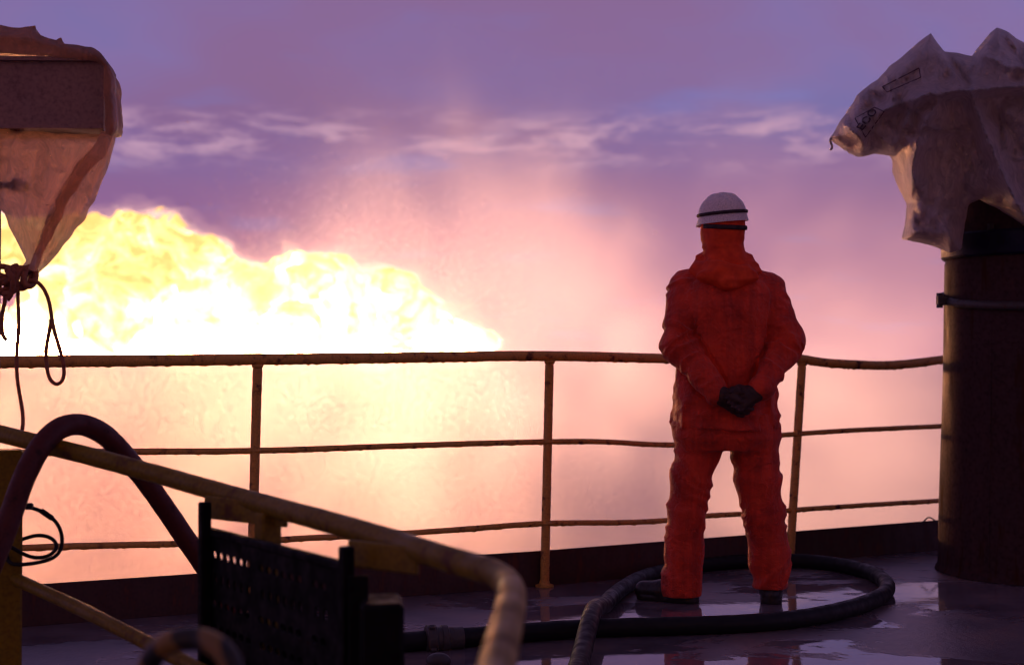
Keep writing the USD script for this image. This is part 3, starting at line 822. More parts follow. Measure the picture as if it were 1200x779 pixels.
def build_rope():
    t = thing('rope', 'thin red-brown rope knotted round the plastic film with a long loop hanging', 'rope', P(26, 500, 4.15))

    def r(name, pts, rad, D=4.15):
        return obj(name, twisted(spline([P(x, y, D + dz) for x, y, dz in pts], 0.006), rad), ROPE, t, smooth=True)
    kn = []
    for k in range(4):
        c = P(14 + 7 * k, 327 - 2 * abs(k - 1.5), 4.17)
        q = [c + 0.034 * np.array([0.35 * math.sin(a + k), math.cos(a), 0.9 * math.sin(a + 0.3 * k)]) for a in np.linspace(0, 2 * math.pi, 30)]
        kn.append(twisted(q, 0.0085))
    for k, (x, y, rr) in enumerate(((3, 322, 0.03), (8, 336, 0.026), (-2, 332, 0.03))):
        q = [P(x, y, 4.13) + rr * np.array([math.cos(a), 0.4 * math.sin(2 * a + k), 0.8 * math.sin(a)]) for a in np.linspace(0, 2 * math.pi, 30)]
        kn.append(twisted(q, 0.0085))
    kn.append(twisted(spline([P(12, 314, 4.12), P(9, 318, 4.10), P(14, 326, 4.10), P(12, 346, 4.12), P(8, 351, 4.12)], 0.005), 0.008))
    obj('knot', cat_(*kn), ROPE, t, smooth=True)
    r('loop', [(34, 329, 0), (44, 331, 0), (52, 340, 0), (58, 356, 0), (61, 375, 0), (66, 396, 0), (73, 420, 0), (75, 437, 0), (72, 447, 0), (67, 450, 0), (60, 446, 0), (55, 430, 0.01), (54, 412, 0.01), (57, 392, 0.01), (60, 374, 0.012)], 0.0055)
    r('tail', [(22, 331, 0), (21, 350, 0), (22, 380, 0), (20, 410, 0), (20, 440, 0), (23, 462, 0), (26, 480, -0.01), (26, 503, -0.06)], 0.0055)
    r('short_end', [(4, 340, 0), (6, 350, 0), (3, 366, 0), (2, 384, 0), (4, 394, 0), (8, 398, 0)], 0.006)


build_rope()

# ------------------------------------------------------------------ yellow guard rail in the foreground, out of focus
def build_guard():
    t = thing('guard_rail', 'thick yellow tubular guard rail bending round in the near foreground', 'guard rail', P(310, 900, 3.45) * np.array([1, 1, 0]))
    hp = [(-330, 420, 4.9), (-200, 455, 4.5), (-60, 492, 4.15), (0, 508, 4.0), (100, 533, 3.85), (200, 560, 3.68), (292, 586, 3.45), (384, 611, 3.15), (461, 634, 2.92), (530, 656, 2.70), (570, 668, 2.58), (592, 680, 2.46),
          (599, 700, 2.28), (594, 728, 2.06), (583, 776, 1.80), (566, 850, 1.52), (545, 950, 1.28)]
    q = spline([P(*h) for h in hp], 0.012)
    end = q[-1]
    q2 = spline([end, end + [-0.01, -0.10, -0.03], end + [-0.015, -0.15, -0.10], end + [-0.015, -0.16, -0.25], [end[0] - 0.015, end[1] - 0.16, 0.0]], 0.012)
    obj('hand_rail', tube(np.vstack([q, q2[1:]]), 0.0245, 20, rough=0.0012, seed=31, scale=40), YEL, t, smooth=True)
    a = P(8, 518, 4.0)
    obj('post', box((a[0], a[1], (a[2] - 0.02) / 2), (0.085, 0.085, a[2] - 0.02), 0.35, 0.006), YEL, t)
    a = P(314, 594, 3.38)
    obj('post', box((a[0], a[1], (a[2] - 0.012) / 2), (0.05, 0.05, a[2] - 0.012), 0.6, 0.005), YEL, t)
    mr = spline([P(-60, 640, 4.15), P(27, 682, 3.95), P(100, 716, 3.72), P(180, 757, 3.48), P(300, 815, 3.2), P(470, 880, 2.8)], 0.015)
    obj('mid_rail', tube(mr, 0.0175, 16, rough=0.001, seed=33), YEL, t, smooth=True)
    for (xa, xb, yc, da, db, h) in ((241, 336, 598.5, 3.53, 3.34, 0.056), (409, 490, 652, 2.92, 2.81, 0.054)):
        A, B = P(xa, yc, da), P(xb, yc, db)
        B[2] = A[2] = (A[2] + B[2]) / 2
        x, y, z = frame_of(B - A)
        obj('bracket', orient(box((0, 0, 0), (np.linalg.norm(B - A), 0.012, h), bev=0.003), x, y, z, (A + B) / 2), YEL, t)


build_guard()


def build_crate():
    A, B = P(241, 617, 3.50), P(404, 665, 2.90)
    zt = 0.672
    A[2] = B[2] = zt
    t = thing('crate', 'black perforated plastic crate hung on the yellow guard rail', 'crate', (*((A + B) / 2)[:2], 0.2))
    L = np.linalg.norm(B - A)
    x, y, z = frame_of(B - A)                     # y points away to the rail's side or back
    if y[1] < 0:
        y = -y
    H = 0.47
    base = np.array([A[0], A[1], zt - H])

    def wall(name, o, u, ln, holes=True, H=0.47):
        sink = 0.0
        p = Polygon([(0, 0), (ln, 0), (ln, H - sink), (0, H - sink)])
        hs = []
        if holes:
            n = int((ln - 0.10) / 0.0385)
            for r in range(7):
                zz = H - sink - 0.050 - r * 0.058
                for k in range(n):
                    if k % 7 == 6:
                        continue
                    cx = 0.06 + k * 0.0385 + (0.008 if r % 2 else 0)
                    w_, h_ = (0.0140, 0.0095) if r != 1 else (0.0095, 0.0135)
                    hs.append(Point(0, 0).buffer(1, 3))
                    hs[-1] = shapely.affinity.translate(shapely.affinity.scale(hs[-1], w_, h_), cx, zz)
        p = p.difference(shapely.union_all(hs)) if hs else p
        m = trimesh.creation.extrude_polygon(p, 0.006, engine='earcut')
        v = m.vertices
        w = o + v[:, :1] * u + v[:, 1:2] * np.array([0, 0, 1.0]) + (v[:, 2:] - 0.003) * np.cross(u, [0, 0, 1.0])
        return obj(name, trimesh.Trimesh(w, m.faces, process=False), BLACK, t, smooth=False)
    Dp = 0.13
    wall('side_wall', base + y * Dp, x, L, True, 0.26)
    wall('side_wall', base, x, L, True)
    wall('end_wall', base + y * 0.008, y, Dp - 0.016, False, 0.26)
    wall('end_wall', base + x * L + y * 0.008, y, Dp - 0.016, False, 0.26)
    obj('floor', orient(box((0, 0, 0), (L - 0.02, Dp - 0.02, 0.008)), x, y, z, base + x * L / 2 + y * Dp / 2 + [0, 0, 0.006]), BLACK, t, smooth=False)
    for s, zz in ((0.0, 0.003), (Dp, 0.26 - H)):
        obj('rim', orient(box((0, 0, 0), (L + 0.01, 0.022, 0.018), bev=0.004), x, y, z, base + x * L / 2 + y * s + [0, 0, H + zz]), BLACK, t)
    for px, pt, dd in ((240, 588, 3.46), (406, 640, 2.86)):
        c = P(px, pt, dd)
        zh = c[2]
        obj('upright', box((c[0], c[1], (zh + zt - H) / 2), (0.026, 0.026, zh - (zt - H)), 0.6, 0.003), BLACK, t)
    c0, c1 = P(420, 667, 2.84), P(431, 700, 2.80)
    obj('end_plate', box((c0[0], c0[1], 0.41), (0.040, 0.012, 0.51), 0.1, 0.003), BLACK, t)
    # the lower tray fixed to its right end
    c = P(442, 705, 2.80)
    obj('tray', box((c[0] + 0.005, c[1] + 0.035, 0.62 - 0.25), (0.085, 0.14, 0.50), 0.12, 0.008), BLACK, t)


build_crate()

# ------------------------------------------------------------------ hoses and cables
def build_hoses():
    ap = [P(-60, 790, 3.55), P(-22, 690, 3.62), P(4, 627, 3.7), P(25, 568, 3.76), P(45, 527, 3.82), P(65, 505, 3.88), P(90, 497, 3.95), P(119, 507, 4.02), P(143, 530, 4.08), P(168, 560, 4.13), P(196, 599, 4.18), P(221, 636, 4.22), P(243, 668, 4.25), P(290, 735, 4.3)]
    g0, g1 = np.array([-1.75, 3.4, 0.031]), np.array([-0.52, 4.5, 0.031])
    q = spline([np.array([-2.3, 3.1, 0.031]), g0, *ap, g1, np.array([-0.25, 4.75, 0.031])], 0.02)
    q[:, 2] = np.maximum(q[:, 2], 0.031)
    tag(obj('hose', tube(q, 0.030, 20, rough=0.0012, seed=41, scale=30), RED_RUBBER, smooth=True), 'thick dark red rubber hose arching up over the yellow guard rail at left', 'hose')
    # deck hose
    t = thing('fire_hose', 'long black fire hose looped on the wet deck around the standing man', 'hose', G(520, 750) * np.array([1, 1, 0]))
    R = 0.036
    pts = [(330, 762), (400, 757), (470, 752), (505, 749), (560, 745), (650, 738), (740, 734), (850, 731), (930, 725), (1000, 711), (1034, 697), (1039, 684), (1018, 670), (980, 661), (940, 657), (880, 657), (820, 662), (770, 671), (733, 687), (709, 708)]
    q = [G(x, y, R) for x, y in pts] + [G(695, 735, R) + [0, 0, 0.062], G(682, 768, R) + [0, 0, 0.01], G(668, 815, R), G(655, 880, R), G(650, 1000, R)]
    q = spline(q, 0.02)
    q[:, 2] = np.maximum(q[:, 2], R)
    obj('tube', tube(q, R, 22, rough=0.0014, seed=43, scale=26), BLACK_RUBBER, t, smooth=True)
    a, b = G(498, 749.5, R), G(527, 748, R)
    x, y, z = frame_of(b - a)
    L = np.linalg.norm(b - a)
    prof = [(0, 0), (0.043, 0), (0.056, 0.006), (0.056, 0.04), (0.048, 0.045), (0.048, 0.06), (0.053, 0.064), (0.053, 0.085), (0.044, 0.09), (0.044, L + 0.05), (0, L + 0.05)]
    m = trimesh.creation.revolve(np.array(prof), sections=28)
    m.vertices = a + m.vertices[:, 2:] * x + m.vertices[:, :1] * y + m.vertices[:, 1:2] * z
    obj('coupling', m, STEEL, t, smooth=30)
    for k in range(4):
        ang = k * math.pi / 2 + 0.5
        c = a + x * 0.022 + (y * math.cos(ang) + z * math.sin(ang)) * 0.057
        lg = box((0, 0, 0), (0.024, 0.02, 0.018), bev=0.004)
        obj('coupling_lug', orient(lg, x, y * math.cos(ang) + z * math.sin(ang), np.cross(x, y * math.cos(ang) + z * math.sin(ang)), c), STEEL, t)
    # small oval lug on the deck
    c = G(514, 779, 0.0)
    m = trimesh.creation.icosphere(3, 1.0)
    m.vertices = m.vertices * [0.045, 0.03, 0.03] + c + [0, 0, 0.015]
    m.vertices[:, 2] = np.maximum(m.vertices[:, 2], 0.002)
    tag(obj('deck_fitting', m, STEEL, smooth=True), 'small dark rounded fitting on the deck below the hose coupling', 'fitting')
    # thin cable looped on the yellow post
    cp = [(18, 590, 3.93), (28, 593, 3.93), (44, 597, 3.95), (60, 606, 3.97), (71, 622, 4.0), (72, 640, 4.0), (64, 652, 3.98), (48, 658, 3.96), (28, 661, 3.94), (10, 657, 3.95), (12, 640, 3.98), (28, 631, 4.0), (46, 627, 4.0), (62, 632, 4.0), (66, 641, 3.99), (58, 650, 3.97), (42, 653, 3.96), (26, 648, 3.95), (12, 640, 3.93)]
    t = thing('cable', 'thin cable tied in a loop on the yellow post at left', 'cable', P(20, 660, 3.95))
    obj('loop', tube(spline([P(*c) for c in cp], 0.008), 0.0055, 10), BLACK_RUBBER, t, smooth=True)
    cl = P(31, 593, 3.93)
    obj('clip', box(cl, (0.035, 0.02, 0.018), 0, 0.004), BLACK_RUBBER, t)
    cl = P(57, 602, 3.96)
    obj('sleeve', tube(line(P(48, 598, 3.955), P(61, 607, 3.97), 0.01), 0.008, 10), BLACK_RUBBER, t, smooth=True)
    # banded hose arching close to the lens
    m_band = mat('banded_hose_cover', {
        'g': ('geometry', {}), 'm': ('mapping', {'rotation': (0.0, 0.6, 0.3)}), 'w': ('wave_texture', {'scale': 5.0, 'distortion': 3.0, 'detail': 2.0}),
        'r': ('rgb_ramp', {'ramp': [(0.45, (0.012, 0.011, 0.008)), (0.62, (0.20, 0.11, 0.02))]}),
        'p': ('principled_bsdf', {'roughness': 0.5})},
        [('g.position', 'm.vector'), ('m.vector', 'w.vector'), ('w.fac', 'r.fac'), ('r.color', 'p.base_color')], surface='p.BSDF')
    bp = [(165, 860, 1.95), (168, 800, 1.93), (180, 768, 1.92), (202, 752, 1.9), (226, 748, 1.9), (250, 754, 1.88), (268, 772, 1.86), (278, 805, 1.85), (284, 870, 1.84)]
    q = [P(*b) for b in bp]
    q = spline([np.array([-1.0, 2.3, 0.02]), np.array([-0.72, 2.12, 0.02]), np.array([-0.535, 1.98, 0.25]), *q, np.array([-0.33, 1.80, 0.25]), np.array([-0.25, 1.72, 0.02]), np.array([-0.05, 1.5, 0.02])], 0.012)
    q[:, 2] = np.maximum(q[:, 2], 0.016)
    tag(obj('banded_hose', tube(q, 0.0155, 18), m_band, smooth=True), 'blurred black and yellow hose arching up in the near foreground before the crate', 'hose')


build_hoses()

# ------------------------------------------------------------------ the man watching the flare
PX0, PD = 856.0, 6.42
PO = np.array([P(PX0, 600, PD)[0], PD, 0.0])
_S = _K / PD


def L(px, py, y=0.0):
    """Local point of the man: photo pixel at his distance, y metres further away than his middle."""
    q = P(px, py, PD + y) - PO
    return np.array([q[0], q[1], q[2]])


def build_person():
    t = thing('person', 'man from behind in orange-red coverall and white hard hat, hands clasped at his back', 'person', PO)
    Wp = lambda m: trimesh.Trimesh(m.vertices + PO, m.faces, process=False)
    cx = -0.022

    def tubeprof(p, zs, w, d, c0=cx, y0=0.0):
        z = np.clip(p[..., 2], zs[0], zs[-1])
        ww, dd = np.interp(z, zs, w), np.interp(z, zs, d)
        yy = y0 if np.isscalar(y0) else np.interp(z, zs, y0)
        x_, y_ = (p[..., 0] - c0) / ww, (p[..., 1] - yy) / dd
        r = (np.abs(x_) ** 2.4 + np.abs(y_) ** 2.4) ** (1 / 2.4)
        return np.maximum((r - 1) * np.minimum(ww, dd), np.maximum(zs[0] - p[..., 2], p[..., 2] - zs[-1]))
    SL, SR = np.array([-0.205, 0.0, 1.405]), np.array([0.172, 0.0, 1.400])
    EL, ER = np.array([-0.240, -0.085, 1.155]), np.array([0.238, -0.085, 1.160])
    WL, WR = np.array([-0.095, -0.205, 0.950]), np.array([0.105, -0.215, 0.965])
    HL, HR = np.array([-0.115, 0, 0.80]), np.array([0.085, 0, 0.80])
    KL, KR = np.array([-0.192, 0.02, 0.43]), np.array([0.150, 0.02, 0.43])
    AL, AR = np.array([-0.224, 0.0, 0.07]), np.array([0.182, 0.0, 0.07])
    HEAD = np.array([-0.028, 0.025, 1.685])
    yaw = math.radians(22)                        # looks a little to the left, at the fire
    RZ = np.array([[math.cos(yaw), -math.sin(yaw), 0], [math.sin(yaw), math.cos(yaw), 0], [0, 0, 1]])

    # --- the body itself, under the clothes
    def fbody(p):
        d = tubeprof(p, [0.72, 0.85, 1.0, 1.2, 1.36, 1.44], [0.15, 0.155, 0.14, 0.165, 0.165, 0.11], [0.10, 0.105, 0.095, 0.11, 0.105, 0.075])
        for a, b, ra, rb in ((SL, EL, 0.052, 0.042), (EL, WL, 0.042, 0.030), (SR, ER, 0.052, 0.042), (ER, WR, 0.042, 0.030), (HL, KL, 0.078, 0.055), (KL, AL, 0.055, 0.042), (HR, KR, 0.078, 0.055), (KR, AR, 0.055, 0.042),
                             (SL, [-0.05, 0, 1.45], 0.05, 0.05), (SR, [0.02, 0, 1.45], 0.05, 0.05), ([-0.025, 0, 1.42], HEAD - [0, 0, 0.08], 0.055, 0.055)):
            d = smin(d, sd_cone(p, a, b, ra, rb), 0.03)
        q = (p - HEAD) @ RZ                       # head: x right, y to the face
        d = smin(d, sd_ell(q, (0, 0, 0.02), (0.072, 0.090, 0.105)), 0.03)
        d = smin(d, sd_ell(q, (0, 0.03, -0.06), (0.052, 0.058, 0.06)), 0.03)
        d = smin(d, sd_cone(q, (0, 0.088, 0.012), (0, 0.104, -0.022), 0.008, 0.013), 0.012)
        for s in (-1, 1):
            d = smin(d, sd_ell(q, (s * 0.074, -0.005, -0.01), (0.010, 0.02, 0.032)), 0.006)
            d = np.maximum(d, -sd_ell(q, (s * 0.032, 0.088, 0.012), (0.015, 0.010, 0.009)) - 0.002)
            d = smin(d, sd_ell(q, (s * 0.032, 0.076, 0.012), (0.012, 0.011, 0.010)), 0.003)
        d = smin(d, sd_ell(q, (0, 0.084, -0.052), (0.022, 0.008, 0.006)), 0.006)
        for f, ang in ((AL, 62), (AR, -12)):
            a = math.radians(ang)
            dr = np.array([-math.sin(a), math.cos(a), 0])
            d = smin(d, sd_cone(p, f - [0, 0, 0.03], f + dr * 0.16 - [0, 0, 0.045], 0.035, 0.022), 0.03)
        for W, dirv in ((WL, np.array([0.62, -0.25, -0.55])), (WR, np.array([-0.62, -0.25, -0.45]))):
            dv = dirv / np.linalg.norm(dirv)
            d = smin(d, sd_cone(p, W, W + dv * 0.07, 0.028, 0.024), 0.02)
        return d
    obj('body', Wp(surface_nets(fbody, (-0.40, -0.30, 0.0), (0.36, 0.26, 1.83), 0.011)), SKIN, t, smooth=True)

    nz = lambda p, s, k: meshkit.fbm(p * np.array(s), 3, k) - 0.5
    rid = lambda p, s, k: 1 - np.abs(meshkit.noise(p * np.array(s), k) - 0.5) * 4

    # --- jacket
    def fj(p):
        d = tubeprof(p, [0.795, 0.83, 0.90, 0.98, 1.17, 1.30, 1.38, 1.43, 1.475, 1.52], [0.228, 0.226, 0.216, 0.208, 0.205, 0.208, 0.200, 0.172, 0.120, 0.085], [0.165, 0.160, 0.150, 0.142, 0.148, 0.146, 0.135, 0.118, 0.098, 0.085], cx, -0.005)
        d = smin(d, sd_ell(p, (cx - 0.09, -0.075, 1.33), (0.10, 0.07, 0.11)), 0.05)
        d = smin(d, sd_ell(p, (cx + 0.09, -0.075, 1.33), (0.10, 0.07, 0.11)), 0.05)
        for sx, S in ((-1, SL), (1, SR)):
            d = smin(d, sd_cone(p, np.array([cx + sx * 0.05, 0.0, 1.465]), S + [-sx * 0.01, 0, 0.02], 0.068, 0.062), 0.03)
        back = d
        arm = np.full(p.shape[:-1], 1e9)
        for S, El, W in ((SL, EL, WL), (SR, ER, WR)):
            a = smin(sd_cone(p, S, El, 0.078, 0.070), sd_cone(p, El, W, 0.070, 0.054), 0.03)
            # rings of cloth pushed up along the sleeve
            ax1, ax2 = (El - S) / np.linalg.norm(El - S), (W - El) / np.linalg.norm(W - El)
            u = np.where(((p - El) @ ax2) > 0, (p - El) @ ax2, (p - El) @ ax1)
            pt = np.stack([u * 24 + 1.6 * meshkit.noise(p * 11, 51), (p @ ax1) * 2 + p[..., 0] * 5, p[..., 1] * 6 + 0 * u], -1)
            amp = 0.007 + 0.010 * np.exp(-((u + 0.01) / 0.10) ** 2)
            a = a - amp * np.clip(1 - np.abs(meshkit.noise(pt, 52) - 0.5) * 4.5, -0.6, 1)
            arm = np.minimum(arm, a)
        # a soft groove stays between sleeve and back
        d = smin(back, arm, 0.012)
        # long folds down the back, bunching above the arms, and a hem that flares
        d = d - 0.015 * np.maximum(rid(p + 0.03 * nz(p, (7, 7, 7), 6)[..., None], (15, 9, 2.8), 5), -0.4) * sstep(1.45, 1.30, p[..., 2]) * (arm > 0.02)
        d = d - 0.012 * nz(p, (10, 10, 10), 9)
        d = d - 0.007 * rid(p + 0.05 * nz(p, (5, 5, 5), 3)[..., None], (9, 12, 16), 15) * sstep(1.02, 0.86, p[..., 2])
        d = np.minimum(d, np.maximum(tubeprof(p, [0.797, 0.842], [0.236, 0.233], [0.170, 0.168], cx, -0.005) - 0.004 * np.sin(p[..., 0] * 60), 0.795 - p[..., 2]))
        # pocket flap standing out on the right
        d = smin(d, sd_cone(p, L(905, 450, 0.0), L(908, 462, 0.0), 0.016, 0.014), 0.012)
        return d
    obj('jacket', Wp(surface_nets(fj, (-0.36, -0.32, 0.76), (0.36, 0.24, 1.56), 0.0065)), SUIT, t, smooth=True)

    # --- trousers
    def ft(p):
        d = tubeprof(p, [0.69, 0.74, 0.80, 0.835], [0.205, 0.236, 0.238, 0.215], [0.14, 0.165, 0.165, 0.14], cx, -0.005)
        legs = []
        for H, M, K, C, A, r in ((np.array([-0.125, 0, 0.76]), L(809, 560), L(804, 605), L(800, 650), L(798, 697), (0.112, 0.092, 0.084, 0.085, 0.087)),
                                 (np.array([0.098, 0, 0.76]), L(888, 560), L(896, 605), L(902, 650), L(903, 690), (0.113, 0.101, 0.091, 0.087, 0.078))):
            q = [H, M, K, C, A]
            l = 1e9
            for i in range(4):
                l = smin(l, sd_cone(p, q[i], q[i + 1], r[i], r[i + 1]), 0.02) if i else sd_cone(p, q[i], q[i + 1], r[i], r[i + 1])
            legs.append(l)
        d = smin(d, smin(legs[0], legs[1], 0.006), 0.035)
        zf = p[..., 2]
        sl = p + 0.05 * nz(p, (6, 6, 6), 21)[..., None]
        side = np.sign(p[..., 0] - cx)
        u = zf - 0.75 * side * (p[..., 0] - cx)
        pt = np.stack([p[..., 0] * 4, p[..., 1] * 5, u * 13 + 1.8 * meshkit.noise(p * 7, 23)], -1)
        fold = np.clip(1 - np.abs(meshkit.noise(pt, 24) - 0.5) * 4.2, -0.6, 1)
        d = d - 0.0080 * fold * (0.5 + 0.9 * np.exp(-((zf - 0.43) / 0.15) ** 2) + 1.0 * np.exp(-((zf - 0.12) / 0.08) ** 2))
        d = d - 0.016 * nz(p, (8, 8, 8), 31)
        cut = 0.028 + 0.035 * (p[..., 0] > 0)
        return np.maximum(d, cut - zf)
    obj('trousers', Wp(surface_nets(ft, (-0.36, -0.24, 0.01), (0.34, 0.24, 0.87), 0.0068)), SUIT, t, smooth=True)

    # --- hood: cloth over head and neck, with the collar rolled round it
    def fh(p):
        q = (p - HEAD) @ RZ
        d = sd_ell(q, (0, -0.004, 0.0), (0.095, 0.112, 0.13))
        d = smin(d, sd_cone(p, HEAD + [-0.004, -0.01, -0.03], np.array([-0.024, -0.01, 1.50]), 0.086, 0.094), 0.03)
        face = sd_ell(q, (0, 0.125, 0.0), (0.062, 0.075, 0.085))
        d = np.maximum(d, -face)
        # collar roll and the hood's slack hanging at the back
        ang = np.arctan2(p[..., 1] + 0.01, p[..., 0] + 0.024)
        rr = np.sqrt((p[..., 0] + 0.024) ** 2 + ((p[..., 1] + 0.01) * 0.95) ** 2)
        zc = 1.512 + 0.035 * np.sin(ang) + 0.010 * np.sin(3 * ang + 1)
        roll = np.sqrt((rr - 0.112) ** 2 + ((p[..., 2] - zc) * 0.9) ** 2) - 0.030
        d = smin(d, roll, 0.025)
        slack = sd_ell(p, (-0.03, -0.125, 1.452), (0.135, 0.040, 0.042))
        d = smin(d, slack, 0.03)
        d = smin(d, sd_cone(p, (-0.16, -0.03, 1.475), (-0.03, -0.150, 1.425), 0.028, 0.026), 0.03)
        d = smin(d, sd_cone(p, (0.11, -0.03, 1.475), (-0.03, -0.150, 1.425), 0.028, 0.026), 0.03)
        d = d - 0.006 * np.maximum(rid(p, (8, 8, 26), 41), -0.3) * sstep(1.66, 1.60, p[..., 2]) - 0.008 * nz(p, (14, 14, 14), 43)
        return np.maximum(d, p[..., 2] - 1.76)
    obj('hood', Wp(surface_nets(fh, (-0.26, -0.24, 1.36), (0.2, 0.2, 1.80), 0.005)), HOODM, t, smooth=True)
    ring = [HEAD + RZ @ np.array([0.0995 * math.cos(a), -0.004 + 0.117 * math.sin(a), 0.002 + 0.010 * math.sin(a)]) for a in np.linspace(math.pi * 1.0, math.pi * 2.0, 40)]
    st = tube(ring, 0.0045, 8)
    st.vertices = st.vertices.copy()
    zz = np.repeat(np.array(ring)[:, 2], 8)
    st.vertices[:len(zz), 2] = zz + (st.vertices[:len(zz), 2] - zz) * 2.3
    obj('goggle_strap', Wp(st), STRAP, t, smooth=True)

    # --- hard hat
    hat = UsdGeom.Xform.Define(stage, path('hard_hat', t))
    tilt = math.radians(-5)
    RT = RZ @ np.array([[math.cos(tilt), 0, math.sin(tilt)], [0, 1, 0], [-math.sin(tilt), 0, math.cos(tilt)]])
    HC = HEAD + np.array([0.0, 0.0, 0.038])

    def place(m):
        return trimesh.Trimesh(m.vertices @ RT.T + HC + PO, m.faces, process=False)

    def dome(r0, z0, z1, n=96, k=28, ridge=True):
        V, F = [], []
        for i in range(k + 1):
            s = i / k
            a = s * math.pi / 2
            for j in range(n):
                th = j * 2 * math.pi / n
                x, y = math.cos(th), math.sin(th)
                rad = math.cos(a) ** 0.86
                px_, py_ = 0.104 * x * rad * r0, 0.124 * y * rad * r0
                pz = z0 + (z1 - z0) * math.sin(a)
                if ridge:
                    for c0, w0 in ((0.0, 0.010), (-0.036, 0.007), (0.036, 0.007)):
                        pz += 0.0055 * math.exp(-((px_ - c0) / w0) ** 4) * min(1, max(0, (pz - 0.03) / 0.03))
                V.append((px_, py_, pz))
        for i in range(k):
            for j in range(n):
                a, b = i * n + j, i * n + (j + 1) % n
                F += [(a, b, b + n), (a, b + n, a + n)]
        return trimesh.Trimesh(V, F, process=False)
    obj('shell', place(dome(1.0, 0.018, 0.117)), HELMET, hat, smooth=40)
    # flared lower edge and peak
    n = 96
    V, F = [], []
    for i, (k0, dz) in enumerate(((0.985, 0.022), (1.01, 0.012), (1.03, 0.000), (1.055, -0.012), (1.06, -0.016), (1.03, -0.016), (0.98, 0.000), (0.965, 0.020))):
        for j in range(n):
            th = j * 2 * math.pi / n
            peak = max(0, math.sin(th)) ** 3
            e = 1 + peak * 0.42 * (i in (3, 4)) + peak * 0.22 * (i == 2) + peak * 0.40 * (i == 5)
            V.append((0.104 * math.cos(th) * k0 * (1 + 0.06 * peak * (i in (2, 3, 4, 5))), 0.124 * math.sin(th) * k0 * e, dz - 0.006 * peak * (i in (3, 4, 5))))
    m = 8
    for i in range(m):
        for j in range(n):
            a, b = i * n + j, i * n + (j + 1) % n
            c, d = ((i + 1) % m) * n + j, ((i + 1) % m) * n + (j + 1) % n
            F += [(a, d, b), (a, c, d)]
    obj('brim', place(trimesh.Trimesh(V, F, process=False)), HELMET, hat, smooth=45)
    rg = [(0.1065 * math.cos(a), 0.1265 * math.sin(a), 0.026) for a in np.linspace(0, 2 * math.pi, 90)]
    bd = tube(rg, 0.0045, 8)
    zz = 0.026
    bd.vertices[:, 2] = zz + (bd.vertices[:, 2] - zz) * 1.7
    obj('band', place(bd), STRAP, hat, smooth=True)

    # --- gloved hands, the left laid round the right wrist
    def glove(name, W, fwd, nrm, curl, spread, seed):
        f = fwd / np.linalg.norm(fwd)
        nrm = nrm - f * (nrm @ f)
        nrm = nrm / np.linalg.norm(nrm)
        s = np.cross(f, nrm)                      # thumb side is +s
        chains = []
        for k, (o, ln, r) in enumerate(((0.030, 0.074, 0.0108), (0.010, 0.082, 0.0112), (-0.010, 0.076, 0.0108), (-0.029, 0.060, 0.0098))):
            b = W + f * 0.088 + s * o
            pts, a = [b], 0.0
            for i, q in enumerate((0.45, 0.32, 0.23)):
                a += curl[i]
                dr = f * math.cos(a) + nrm * math.sin(a) + s * o * spread
                pts.append(pts[-1] + dr / np.linalg.norm(dr) * ln * q)
            chains.append((pts, r))
        tb = [W + f * 0.030 + s * 0.028, W + f * 0.058 + s * 0.056 + nrm * 0.012, W + f * 0.090 + s * 0.060 + nrm * 0.030, W + f * 0.108 + s * 0.052 + nrm * 0.042]

        def fg(p):
            d = sd_cone(p, W - f * 0.004, W + f * 0.020, 0.036, 0.034)     # gauntlet
            pal = sd_cone(p, W + f * 0.01 + s * 0.014, W + f * 0.085 + s * 0.024, 0.026, 0.019)
            pal = smin(pal, sd_cone(p, W + f * 0.01 - s * 0.012, W + f * 0.085 - s * 0.022, 0.026, 0.018), 0.03)
            d = smin(d, pal, 0.02)
            for pts, r in chains:
                c = 1e9
                for i in range(3):
                    x = sd_cone(p, pts[i], pts[i + 1], r + 0.001 * (1 - i), r - 0.001 * i)
                    c = x if i == 0 else smin(c, x, 0.006)
                d = smin(d, c, 0.006)
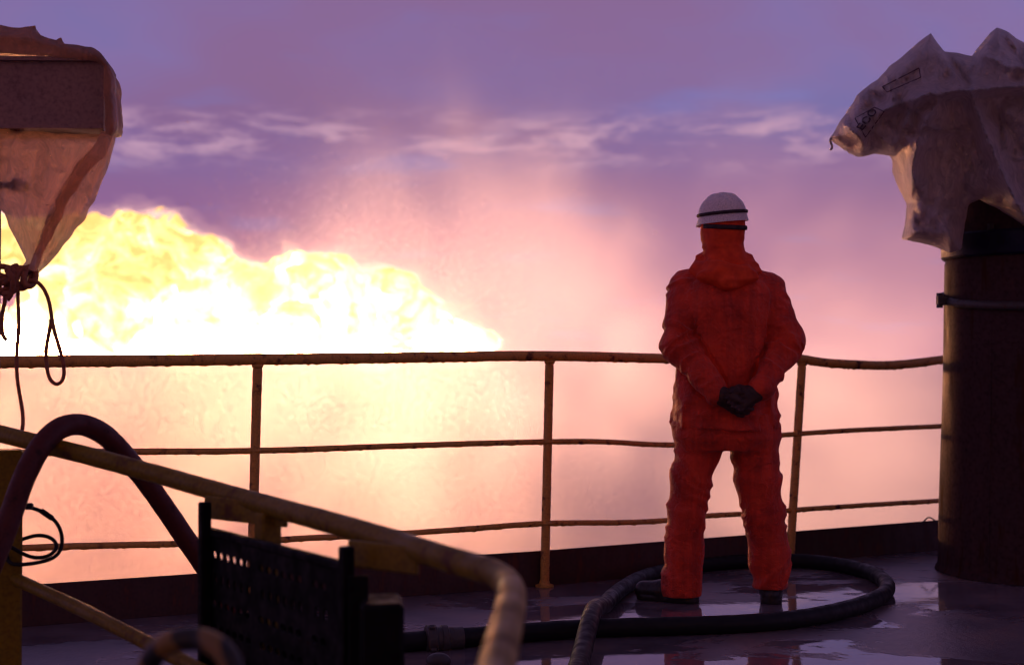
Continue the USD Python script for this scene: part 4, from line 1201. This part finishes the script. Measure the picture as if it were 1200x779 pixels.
            c = sd_cone(p, tb[0], tb[1], 0.018, 0.014)
            c = smin(c, sd_cone(p, tb[1], tb[2], 0.014, 0.0125), 0.008)
            c = smin(c, sd_cone(p, tb[2], tb[3], 0.0125, 0.011), 0.006)
            d = smin(d, c, 0.012)
            return d - 0.005 * nz(p, (30, 30, 30), seed)
        allp = np.array([W - f * 0.11, *[q for c in chains for q in c[0]], *tb])
        obj(name, Wp(surface_nets(fg, allp.min(0) - 0.06, allp.max(0) + 0.06, 0.0035)), GLOVE, t, smooth=True)
    glove('glove', WR + np.array([-0.02, -0.01, -0.015]), np.array([-0.80, -0.10, -0.50]), np.array([0.1, -0.8, 0.5]), (0.35, 0.5, 0.4), 2.0, 61)
    glove('glove', WL + np.array([0.015, -0.015, -0.015]), np.array([0.78, -0.18, -0.52]), np.array([0.2, 0.9, 0.3]), (0.30, 0.45, 0.45), 2.0, 62)

    # --- rubber boots
    for A, ang in ((np.array([-0.224, 0.0, 0.0]), 66), (np.array([0.182, 0.0, 0.0]), -10)):
        a = math.radians(ang)
        dr, sd = np.array([-math.sin(a), math.cos(a), 0]), np.array([math.cos(a), math.sin(a), 0])

        def fb(p):
            d = sd_cone(p, A + [0, 0, 0.16], A + [0, 0, 0.05], 0.058, 0.050)
            d = smin(d, sd_cone(p, A - dr * 0.045 + [0, 0, 0.036], A + dr * 0.09 + [0, 0, 0.045], 0.040, 0.046), 0.03)
            d = smin(d, sd_cone(p, A + dr * 0.09 + [0, 0, 0.042], A + dr * 0.175 + [0, 0, 0.040], 0.046, 0.043), 0.02)
            q = p - A
            u, v = q @ dr, q @ sd
            sole = np.maximum(np.sqrt(np.maximum(np.abs(u - 0.062) - 0.098, 0) ** 2 + v ** 2) - 0.048, np.abs(q[..., 2] - 0.013) - 0.012)
            return np.maximum(np.minimum(d, sole), 0.001 - p[..., 2])
        nm = obj('boot', Wp(surface_nets(fb, A + [-0.28, -0.28, -0.01], A + [0.28, 0.28, 0.24], 0.006)), BOOT, t, smooth=40)


build_person()
